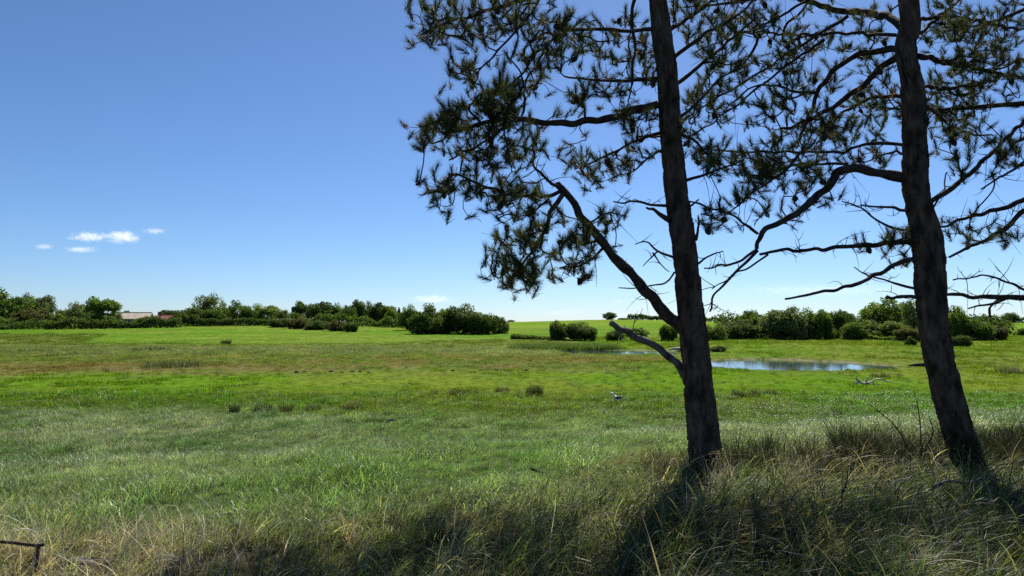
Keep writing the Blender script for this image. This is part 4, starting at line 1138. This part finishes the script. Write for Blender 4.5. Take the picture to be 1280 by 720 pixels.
def farmhouse(name, px, base_d, length, width, wall_h, ridge_h, wallm, roofm, label, cat, rz, windows, doors, sheets):
    P = at(px, 400, base_d)
    root = empty(name, (P.x, base_d, gz(P.x, base_d) + 0.0), label, cat, 'farm buildings', rz)
    a, b = length / 2, width / 2
    v = [(-a, -b, -0.3), (a, -b, -0.3), (a, b, -0.3), (-a, b, -0.3), (-a, -b, wall_h), (a, -b, wall_h), (a, b, wall_h), (-a, b, wall_h), (-a, 0, ridge_h - .05), (a, 0, ridge_h - .05)]
    f_ = [(0, 1, 5, 4), (2, 3, 7, 6), (1, 2, 6, 9, 5), (3, 0, 4, 8, 7), (0, 3, 2, 1)]
    mesh_obj('wall', v, f_, wallm, root)
    ov, th = 0.5, 0.16
    sl = (ridge_h - wall_h) / b
    for s in (-1, 1):
        z_e = wall_h - sl * ov
        y_e = s * (b + ov)
        v = [(-a - ov, 0, ridge_h), (a + ov, 0, ridge_h), (a + ov, y_e, z_e), (-a - ov, y_e, z_e)]
        v2 = v + [(q[0], q[1], q[2] + th) for q in v]
        ff = [(0, 1, 2, 3), (7, 6, 5, 4), (0, 4, 5, 1), (1, 5, 6, 2), (2, 6, 7, 3), (3, 7, 4, 0)]
        ro = mesh_obj('roof', v2, ff, roofm, root)
        k = sheets
        for i in range(k + 1):           # raised ribs between the sheets
            x = -a - ov + (length + 2 * ov) * i / k
            x = min(max(x, -a - ov + .06), a + ov - .06)
            q = [(x - .05, 0, ridge_h + th + .0), (x + .05, 0, ridge_h + th), (x + .05, y_e, z_e + th), (x - .05, y_e, z_e + th)]
            q2 = q + [(e[0], e[1], e[2] + .06) for e in q]
            mesh_obj('rib', q2, ff, roofm, ro)
    rb, rf = boxv(-a - ov, a + ov, -.15, .15, ridge_h + th - .02, ridge_h + th + .14)
    mesh_obj('ridge_cap', rb, rf, roofm, root)
    for (x, z, w, h) in windows:
        wv, wf = boxv(x - w / 2 - .08, x + w / 2 + .08, -b - .07, -b + .05, z - h / 2 - .08, z + h / 2 + .08)
        wo = mesh_obj('window', wv, wf, M['white'], root)
        for sx in (-1, 1):
            pv, pf = boxv(x + sx * w / 4 - w / 4 + .03, x + sx * w / 4 + w / 4 - .03, -b - .10, -b - .06, z - h / 2, z + h / 2)
            mesh_obj('pane', pv, pf, M['glass'], wo)
    for (x, w, h) in doors:
        dv, df = boxv(x - w / 2, x + w / 2, -b - .06, -b + .05, -0.2, h)
        do = mesh_obj('door', dv, df, M['roof_red'], root)
        hv, hf = boxv(x + w * .32, x + w * .4, -b - .11, -b - .05, 1.0, 1.12)
        mesh_obj('handle', hv, hf, M['white'], do)
    return root
farmhouse('barn', 166, 285, 13.0, 10, 2.9, 5.2, M['palewall'], M['roof_pale'], 'long barn with a pale sheet roof behind the hedge', 'barn', math.radians(14), [(-4, 1.9, 1.2, .8), (0, 1.9, 1.2, .8)], [(4, 2.2, 2.4)], 12)
hs_ = farmhouse('farmhouse', 208, 300, 6.5, 6, 2.4, 4.3, M['brickwall'], M['roof_red'], 'small red brick house with a red tiled roof right of the barn', 'house', math.radians(-8), [(-1.6, 1.5, 1.1, 1.0), (1.6, 1.5, 1.1, 1.0)], [(0, 1, 1.9)], 9)
cv, cf = boxv(-2.2, -1.6, -.3, .3, 3.7, 5.0)
mesh_obj('chimney', cv, cf, M['brickwall'], hs_)

# ------------------------------------------------------------------ small things in the meadow
def tussock(px, py, w, h, label, col, n=160, group=None, name='grass_tussock', cat='tussock', lean=0.45):
    p = onground(px, py)
    r = np.random.default_rng(int(px * 7 + py))
    wd = w * p.y / F / 2; ht = h * p.y / F
    V, f_ = blade_tuft(n, ht * .5, ht * 1.15, max(0.012, p.y * 0.0007), wd, lean, (.1, 0), 4, 0.4, int(px))
    V = np.array(V)
    C = np.clip(np.array(col) * r.normal(1, .25, (len(V), 1)), .005, .4)
    o = mesh_obj(name, V, f_, M['tussock'], None, False, C)
    o.location = p
    tag(o, label, cat, group)
    return o
dk, gy, ol = (0.045, 0.06, 0.025), (0.10, 0.115, 0.06), (0.09, 0.095, 0.04)
tussock(668, 495, 22, 17, 'dark upright grass clump, the largest one in mid meadow', dk, 260)
tussock(580, 494, 38, 11, 'wide dull grass clump left of the largest dark one', ol, 260)
tussock(628, 490, 20, 8, 'low dull grass clump between the wide and the dark ones', ol, 150)
tussock(293, 517, 14, 14, 'dark weedy clump at the left end of the row of weeds', dk, 150)
tussock(328, 516, 26, 14, 'second dark weedy clump in the row of weeds', dk, 220)
tussock(356, 515, 20, 12, 'third dark weedy clump in the row of weeds', ol, 180)
tussock(390, 514, 22, 11, 'fourth weedy clump in the row of weeds', ol, 180)
tussock(440, 512, 26, 12, 'weedy clump at the right end of the row of weeds', gy, 200)
tussock(922, 497, 20, 11, 'dark grass clump just right of the forked pine trunk', dk, 200)
tussock(943, 495, 14, 12, 'second dark grass clump right of the forked pine trunk', ol, 140)
tussock(963, 494, 16, 9, 'third smaller grass clump right of the forked pine trunk', ol, 120)
tussock(1048, 519, 14, 9, 'single dark clump before the driftwood', dk, 130)
tussock(1100, 472, 26, 8, 'dull clump of stems behind the driftwood', ol, 160)
tussock(1262, 467, 30, 12, 'pale grass clump near the right edge of the meadow', gy, 240)
tussock(190, 440, 44, 8, 'dark sedge clump at the foot of the left field', dk, 260)
tussock(282, 431, 12, 8, 'small dark bush like clump at the near edge of the left field', dk, 160)
tussock(215, 459, 70, 12, 'long dark sedge patch left of the brown sedge', (0.075, 0.095, 0.045), 420)
tussock(45, 440, 40, 6, 'dark sedge clump far left below the hedge', dk, 220)
tussock(757, 545, 36, 8, 'dark flattened grass patch left of the forked pine', (0.05, 0.085, 0.03), 260)
tussock(600, 590, 24, 10, 'dark green grass clump in the near meadow, centre', (0.05, 0.085, 0.03), 180)

def mound(px, py, w, h, label, group):
    p = onground(px, py)
    r = np.random.default_rng(int(px * 3 + py))
    a, hh = w * p.y / F / 2, h * p.y / F
    V, Q = [], []
    K, J = 14, 5
    for j in range(J):
        f_ = j / (J - 1)
        for k in range(K):
            an = 2 * math.pi * k / K
            rr = a * math.cos(f_ * 1.45) * r.uniform(.8, 1.15)
            V.append((rr * math.cos(an), rr * math.sin(an) * .8, hh * math.sin(f_ * 1.5) * r.uniform(.85, 1.12) - .04))
    for j in range(J - 1):
        for k in range(K):
            Q.append((j * K + k, j * K + (k + 1) % K, (j + 1) * K + (k + 1) % K, (j + 1) * K + k))
    Q.append(tuple((J - 1) * K + k for k in range(K)))
    o = mesh_obj('soil_mound', V, Q, M['soil'], None, True); o.location = p
    tag(o, label, 'mound', group)
ORD = ('first', 'second', 'third', 'fourth', 'fifth', 'sixth', 'last')
for k, px in enumerate((371, 381, 414, 428, 441, 450, 461)):
    mound(px, 465 + (px % 3) * .6, 5 + (px * 7 % 5), 2.0 + (px % 4) * .35, '%s dark soil mound from the left in the row across the left meadow' % ORD[k], 'soil mounds left')
for k, px in enumerate((566, 601, 609, 621, 658)):
    mound(px, 463 + (px % 3) * .6, 4 + (px * 7 % 4), 1.8 + (px % 4) * .35, '%s dark soil mound from the left in the row right of the thicket' % ORD[k if k < 4 else 6], 'soil mounds middle')
mound(745, 511, 9, 4, 'dark lump left of the white bird', None)
mound(1060, 463.5, 7, 3, 'dark lump on the near shore of the pond', None)

# white gull standing in the sward
def ellipsoid_rings(path, K=12):
    V, Q = [], []
    for (x, y, z, rx, rz) in path:
        for k in range(K):
            a = 2 * math.pi * k / K
            V.append((x, y + rx * math.cos(a), z + rz * math.sin(a)))
    n = len(path)
    for j in range(n - 1):
        for k in range(K):
            Q.append((j * K + k, j * K + (k + 1) % K, (j + 1) * K + (k + 1) % K, (j + 1) * K + k))
    Q.append(tuple(range(K - 1, -1, -1))); Q.append(tuple((n - 1) * K + k for k in range(K)))
    return V, Q
gp_ = onground(769, 505)
gull = empty('bird', gp_, 'small white and grey bird standing in the bright sward', 'bird')
V, Q = ellipsoid_rings([(-.20, 0, .33, .004, .004), (-.18, 0, .34, .022, .02), (-.145, 0, .355, .036, .038), (-.11, 0, .355, .038, .04), (-.085, 0, .325, .036, .04), (-.065, 0, .27, .06, .065),
                        (-.03, 0, .21, .08, .085), (.05, 0, .185, .085, .085), (.13, 0, .175, .066, .06), (.20, 0, .17, .035, .03), (.26, 0, .165, .02, .012), (.29, 0, .163, .012, .005)])
mesh_obj('body', V, Q, M['white'], gull, True)
M['slate'] = noise_mat('slate_feather', (0.05, 0.055, 0.06), (0.1, 0.105, 0.11), 20, 0.7, 0.1)
M['yellow'] = noise_mat('yellow_bill', (0.5, 0.3, 0.05), (0.6, 0.38, 0.08), 20, 0.5, 0.0)
for s in (-1, 1):
    V, Q = ellipsoid_rings([(-.03, s * .075, .225, .012, .03), (.04, s * .085, .215, .016, .055), (.13, s * .07, .205, .014, .045), (.23, s * .04, .195, .010, .025), (.34, s * .015, .185, .004, .006)], 10)
    mesh_obj('wing', V, Q, M['slate'], gull, True)
    mb = Mesh(); mb.tube(np.array([[0.01, s * .03, .12], [0.015, s * .03, .05], [0.0, s * .03, 0], [-.05, s * .032, -.0]]), [.008, .006, .006, .005], 6); mb.obj('leg', M['yellow'], gull)
mb = Mesh(); mb.tube(np.array([[-.19, 0, .335], [-.22, 0, .33], [-.245, 0, .318]]), [.014, .010, .003], 6); mb.obj('beak', M['yellow'], gull)
gull.rotation_euler = (0, 0, math.radians(25)); gull.scale = (1.3, 1.3, 1.3)

# driftwood
dp = onground(1086, 481)
dw = empty('driftwood', dp, 'bleached forked driftwood branch lying on the meadow before the pond', 'driftwood')
def px_local(pts, d, org): return np.array([np.array(at(x, y, d)) - np.array(org) for x, y in pts])
for nm, pts, w0, w1, dy in [('stem', [(1070, 474), (1078, 480), (1086, 480), (1097, 475), (1112, 478)], 3.5, 1.5, 0), ('branch', [(1080, 481), (1084, 475), (1086, 472)], 2.5, 1.5, .1), ('branch', [(1073, 478), (1070, 481), (1066, 477)], 2.2, 1.2, -.2), ('branch', [(1090, 478), (1094, 482), (1101, 481)], 2, 1, -.3)]:
    q = px_local(pts, dp.y + dy, dp)
    lp, lr = catmull(list(q), list(np.linspace(w0, w1, len(q)) * dp.y / F / 2), .08)
    mb = Mesh(); mb.tube(lp + np.array([0, 0, .05]), lr, 7, .25, 3); mb.obj(nm, M['bleached'], dw)
sp_ = onground(1077, 499)
mb = Mesh(); mb.tube(np.array([[-.18, 0, .03], [0, .02, .06], [.16, 0, .03]]), [.03, .05, .03], 7, .3, 1)
o = mb.obj('stone', M['bleached']); o.location = sp_; tag(o, 'small pale stone in the grass below the driftwood', 'stone')
lp_ = onground(1152, 459)
mb = Mesh(); mb.tube(np.array([[-1.1, 0, .12], [-.5, .05, .17], [.1, 0, .2], [.9, .1, .22]]), [.06, .12, .14, .13], 8, .3, 4)
o = mb.obj('fallen_log', M['twig']); o.location = lp_; tag(o, 'dark fallen log on the pond shore touching the leaning pine trunk', 'log')
wl_ = onground(845, 439)
mb = Mesh(); mb.tube(np.array([[-1.0, 0, .2], [-.2, .05, .28], [.5, 0, .3], [1.3, .1, .26]]), [.08, .16, .18, .12], 8, .3, 4)
o = mb.obj('fallen_log', M['bleached']); o.location = wl_; tag(o, 'pale bleached log at the far pond beside the forked pine', 'log')

# sticks on the ground
def stick(pts, d, w0, w1, label, mat='deadwood', cat='stick', lift=0.0, name='fallen_stick'):
    o0 = onground(*pts[0]) if d is None else None
    dd = o0.y if d is None else d
    org = at(*pts[0], dd)
    q = px_local(pts, dd, org)
    lp, lr = catmull(list(q), list(np.linspace(w0, w1, len(q)) * dd / F / 2), .05)
    mb = Mesh(); mb.tube(lp, lr, 7, .25, int(pts[0][0]))
    o = mb.obj(name, M[mat]); o.location = org + Vector((0, 0, lift))
    return tag(o, label, cat)
stick([(663, 596), (674, 600), (690, 603)], None, 4, 2, 'short dark stick lying in the near meadow above the bank grass', 'twig', lift=.08)
stick([(483, 529), (492, 528), (500, 531)], None, 3, 1.5, 'curved grey stick in the meadow left of centre', 'deadwood', lift=.1)
stick([(1166, 617), (1185, 610), (1212, 612), (1232, 603)], 5.6, 5, 2, 'grey forked stick lying below the leaning pine', 'deadwood', lift=.05)

# dead saplings with bare stems
def sapling(base, stems, label, d=None, mat='twig'):
    p = onground(*base) if d is None else at(base[0], base[1], d)
    if d is not None: p.z = gz(p.x, p.y)
    root = empty('sapling', p, label, 'sapling')
    r = np.random.default_rng(int(base[0]))
    for pts in stems:
        q = px_local(pts, p.y, p)
        q[:, 1] += np.linspace(0, r.uniform(-.25, .25), len(q))
        lp, lr = catmull(list(q), list(np.linspace(2.2, 0.9, len(q)) * p.y / F / 2), .06)
        mb = Mesh(); mb.tube(lp, lr, 5)
        for _ in range(7):
            k = int(r.uniform(.25, .95) * (len(lp) - 1)); dv = r.normal(size=3); dv[2] = abs(dv[2]) + .4; dv /= np.linalg.norm(dv)
            L_ = r.uniform(.06, .2)
            mb.tube(np.array([lp[k], lp[k] + dv * L_ * .5, lp[k] + dv * L_ + np.array([0, 0, .02])]), [.003, .002, .001], 4)
        mb.obj('stem', M[mat], root)
sapling((1146, 590), [[(1146, 592), (1136, 565), (1120, 535), (1104, 520), (1086, 506)], [(1148, 590), (1146, 560), (1140, 525), (1131, 498)], [(1150, 590), (1158, 558), (1166, 540), (1160, 520)]], 'bare dead sapling with three stems left of the leaning pine foot', 7.0)
sapling((1052, 640), [[(1052, 645), (1050, 615), (1053, 598), (1051, 585)]], 'thin dark weed stalk in the bank grass between the pines', 5.4)
sapling((1195, 700), [[(1195, 705), (1192, 670), (1196, 645), (1190, 622)], [(1197, 700), (1215, 670), (1232, 652)]], 'dark branching weed stalk low in the bank grass below the leaning pine', 4.9)
sapling((1255, 690), [[(1255, 700), (1265, 670), (1276, 650), (1284, 620)]], 'dark weed stalk at the bottom right edge', 4.9)
sapling((487, 645), [[(486, 648), (489, 630), (493, 613)]], 'short dark stalk above the bank grass left of centre', 6.8)
sapling((628, 525), [[(628, 526), (628, 521), (628, 517)]], 'tiny upright stalk in the mid meadow', None)

# low rusty rail in the corner
D0 = 4.35
pp = at(46, 720, D0); pz = gz(pp.x, pp.y)
rail = empty('low_rail', (pp.x, pp.y, pz), 'low rusty iron rail and post at the bottom left corner', 'railing')
org = np.array([pp.x, pp.y, pz])
topz = at(46, 683, D0).z
mb = Mesh(); mb.tube(np.array([[0, 0, -.25], [0, 0, .05], [-.004, 0, (topz - pz) * .6], [0, 0, topz - pz]]), [.017, .017, .016, .017], 8, .2, 5); mb.obj('post', M['rust'], rail)
q = px_local([(54, 681), (46, 682), (30, 680), (0, 677), (-60, 676), (-170, 678)], D0, org)
mb = Mesh(); mb.tube(catmull(list(q), [.008] * 6, .05)[0], np.full(len(catmull(list(q), [.008] * 6, .05)[0]), .0105), 8, .2, 6); mb.obj('rail', M['rust'], rail)
mb = Mesh(); e = q[-1]; mb.tube(np.array([[e[0], e[1], -.3], [e[0], e[1], .1], [e[0], e[1], e[2] + .02]]), [.014, .014, .014], 8, .2, 7); mb.obj('post', M['rust'], rail)

# stones in the bank grass
def stone(px, py, w, h, label, seed):
    d = 4.5 if py > 700 else None
    p = onground(px, py) if d is None else at(px, py, d)
    p.z = gz(p.x, p.y)
    r = np.random.default_rng(seed)
    V, Q = [], []
    K, J = 12, 7
    a, hh = w * p.y / F / 2, h * p.y / F
    nz_ = r.uniform(.75, 1.2, (J, K))
    for j in range(J):
        th = -0.5 + (math.pi / 2 + .45) * j / (J - 1)
        for k in range(K):
            an = 2 * math.pi * k / K
            V.append((a * math.cos(th) * math.cos(an) * nz_[j, k], a * .7 * math.cos(th) * math.sin(an) * nz_[j, k], hh * math.sin(th) * (.9 + .2 * nz_[j, k])))
    for j in range(J - 1):
        for k in range(K):
            Q.append((j * K + k, j * K + (k + 1) % K, (j + 1) * K + (k + 1) % K, (j + 1) * K + k))
    Q.append(tuple((J - 1) * K + k for k in range(K)))
    o = mesh_obj('stone', V, Q, M['stone'], None, True); o.location = p
    tag(o, label, 'stone')
stone(98, 722, 34, 9, 'grey stone half hidden in dry grass at the bottom left', 3)
stone(208, 706, 34, 8, 'weathered grey stone in the dry grass right of the rail', 4)

# ------------------------------------------------------------------ clouds
def cloud(px, py, w, h, label, dens, seed, d=5200, thin=False):
    w, h = w * 1.35, h * 1.35
    c = at(px, py, d)
    a, hh = w * d / F / 2, h * d / F / 2
    r = np.random.default_rng(seed)
    m, t, out = new_mat('cloud_vapour')
    tc = N(t, 'ShaderNodeTexCoord')
    mp = N(t, 'ShaderNodeMapping'); mp.inputs['Location'].default_value = (seed * 3.1, 0, 0)
    mp.inputs['Scale'].default_value = (w / h * .8, 1.4, 1.4)
    t.links.new(tc.outputs['Object'], mp.inputs[0])
    nz = N(t, 'ShaderNodeTexNoise'); nz.inputs['Scale'].default_value = 1.5; nz.inputs['Detail'].default_value = 5; nz.inputs['Roughness'].default_value = .6
    t.links.new(mp.outputs[0], nz.inputs['Vector'])
    ln = N(t, 'ShaderNodeVectorMath', operation='LENGTH'); t.links.new(tc.outputs['Object'], ln.inputs[0])
    s1 = N(t, 'ShaderNodeMath', operation='SUBTRACT'); s1.inputs[0].default_value = 0.98; t.links.new(ln.outputs['Value'], s1.inputs[1])
    m1 = N(t, 'ShaderNodeMath', operation='MULTIPLY_ADD'); t.links.new(nz.outputs[0], m1.inputs[0]); m1.inputs[1].default_value = 1.6; m1.inputs[2].default_value = -1.05
    ad = N(t, 'ShaderNodeMath', operation='ADD'); t.links.new(s1.outputs[0], ad.inputs[0]); t.links.new(m1.outputs[0], ad.inputs[1])
    mu = N(t, 'ShaderNodeMath', operation='MULTIPLY', use_clamp=False); t.links.new(ad.outputs[0], mu.inputs[0]); mu.inputs[1].default_value = dens
    mxx = N(t, 'ShaderNodeMath', operation='MAXIMUM'); t.links.new(mu.outputs[0], mxx.inputs[0]); mxx.inputs[1].default_value = 0
    pv = N(t, 'ShaderNodeVolumePrincipled'); pv.inputs['Color'].default_value = (.99, .99, .99, 1); pv.inputs['Anisotropy'].default_value = 0.35
    t.links.new(mxx.outputs[0], pv.inputs['Density'])
    t.links.new(pv.outputs[0], out.inputs['Volume'])
    K, J = 20, 12
    V, Q = [], []
    for j in range(J + 1):
        th = -math.pi / 2 + math.pi * j / J
        for k in range(K):
            an = 2 * math.pi * k / K
            V.append((math.cos(th) * math.cos(an), math.cos(th) * math.sin(an), math.sin(th)))
    for j in range(J):
        for k in range(K):
            Q.append((j * K + k, j * K + (k + 1) % K, (j + 1) * K + (k + 1) % K, (j + 1) * K + k))
    o = mesh_obj('cloud', V, Q, m)
    o.location = c; o.scale = (a, hh * 1.6, hh)
    tag(o, label, 'cloud', 'small clouds in the left sky' if px < 300 else 'low clouds over the horizon')
CL = 0.017
cloud(112, 296, 50, 13, 'left half of the largest white cloud in the left sky', CL, 2)
cloud(153, 296, 44, 17, 'right, rounder half of the largest white cloud', CL, 5)
cloud(100, 312, 42, 9, 'flat white cloud below the largest one', CL * .9, 7)
cloud(55, 308.5, 24, 8, 'small white cloud farthest left', CL * .9, 11)
cloud(194, 289, 32, 9, 'small wispy cloud right of the largest one', CL * .7, 13)
cloud(541, 374, 58, 12, 'thin flat cloud above the big dark thicket', CL * .55, 17)
cloud(705, 391, 70, 7, 'faint streak of cloud above the two dark bushes', CL * .2, 19)
cloud(773, 377, 16, 6, 'tiny faint cloud above the crest tree', CL * .3, 23)
cloud(1030, 363, 240, 16, 'long faint veil of cloud right of the forked pine', CL * .14, 29)
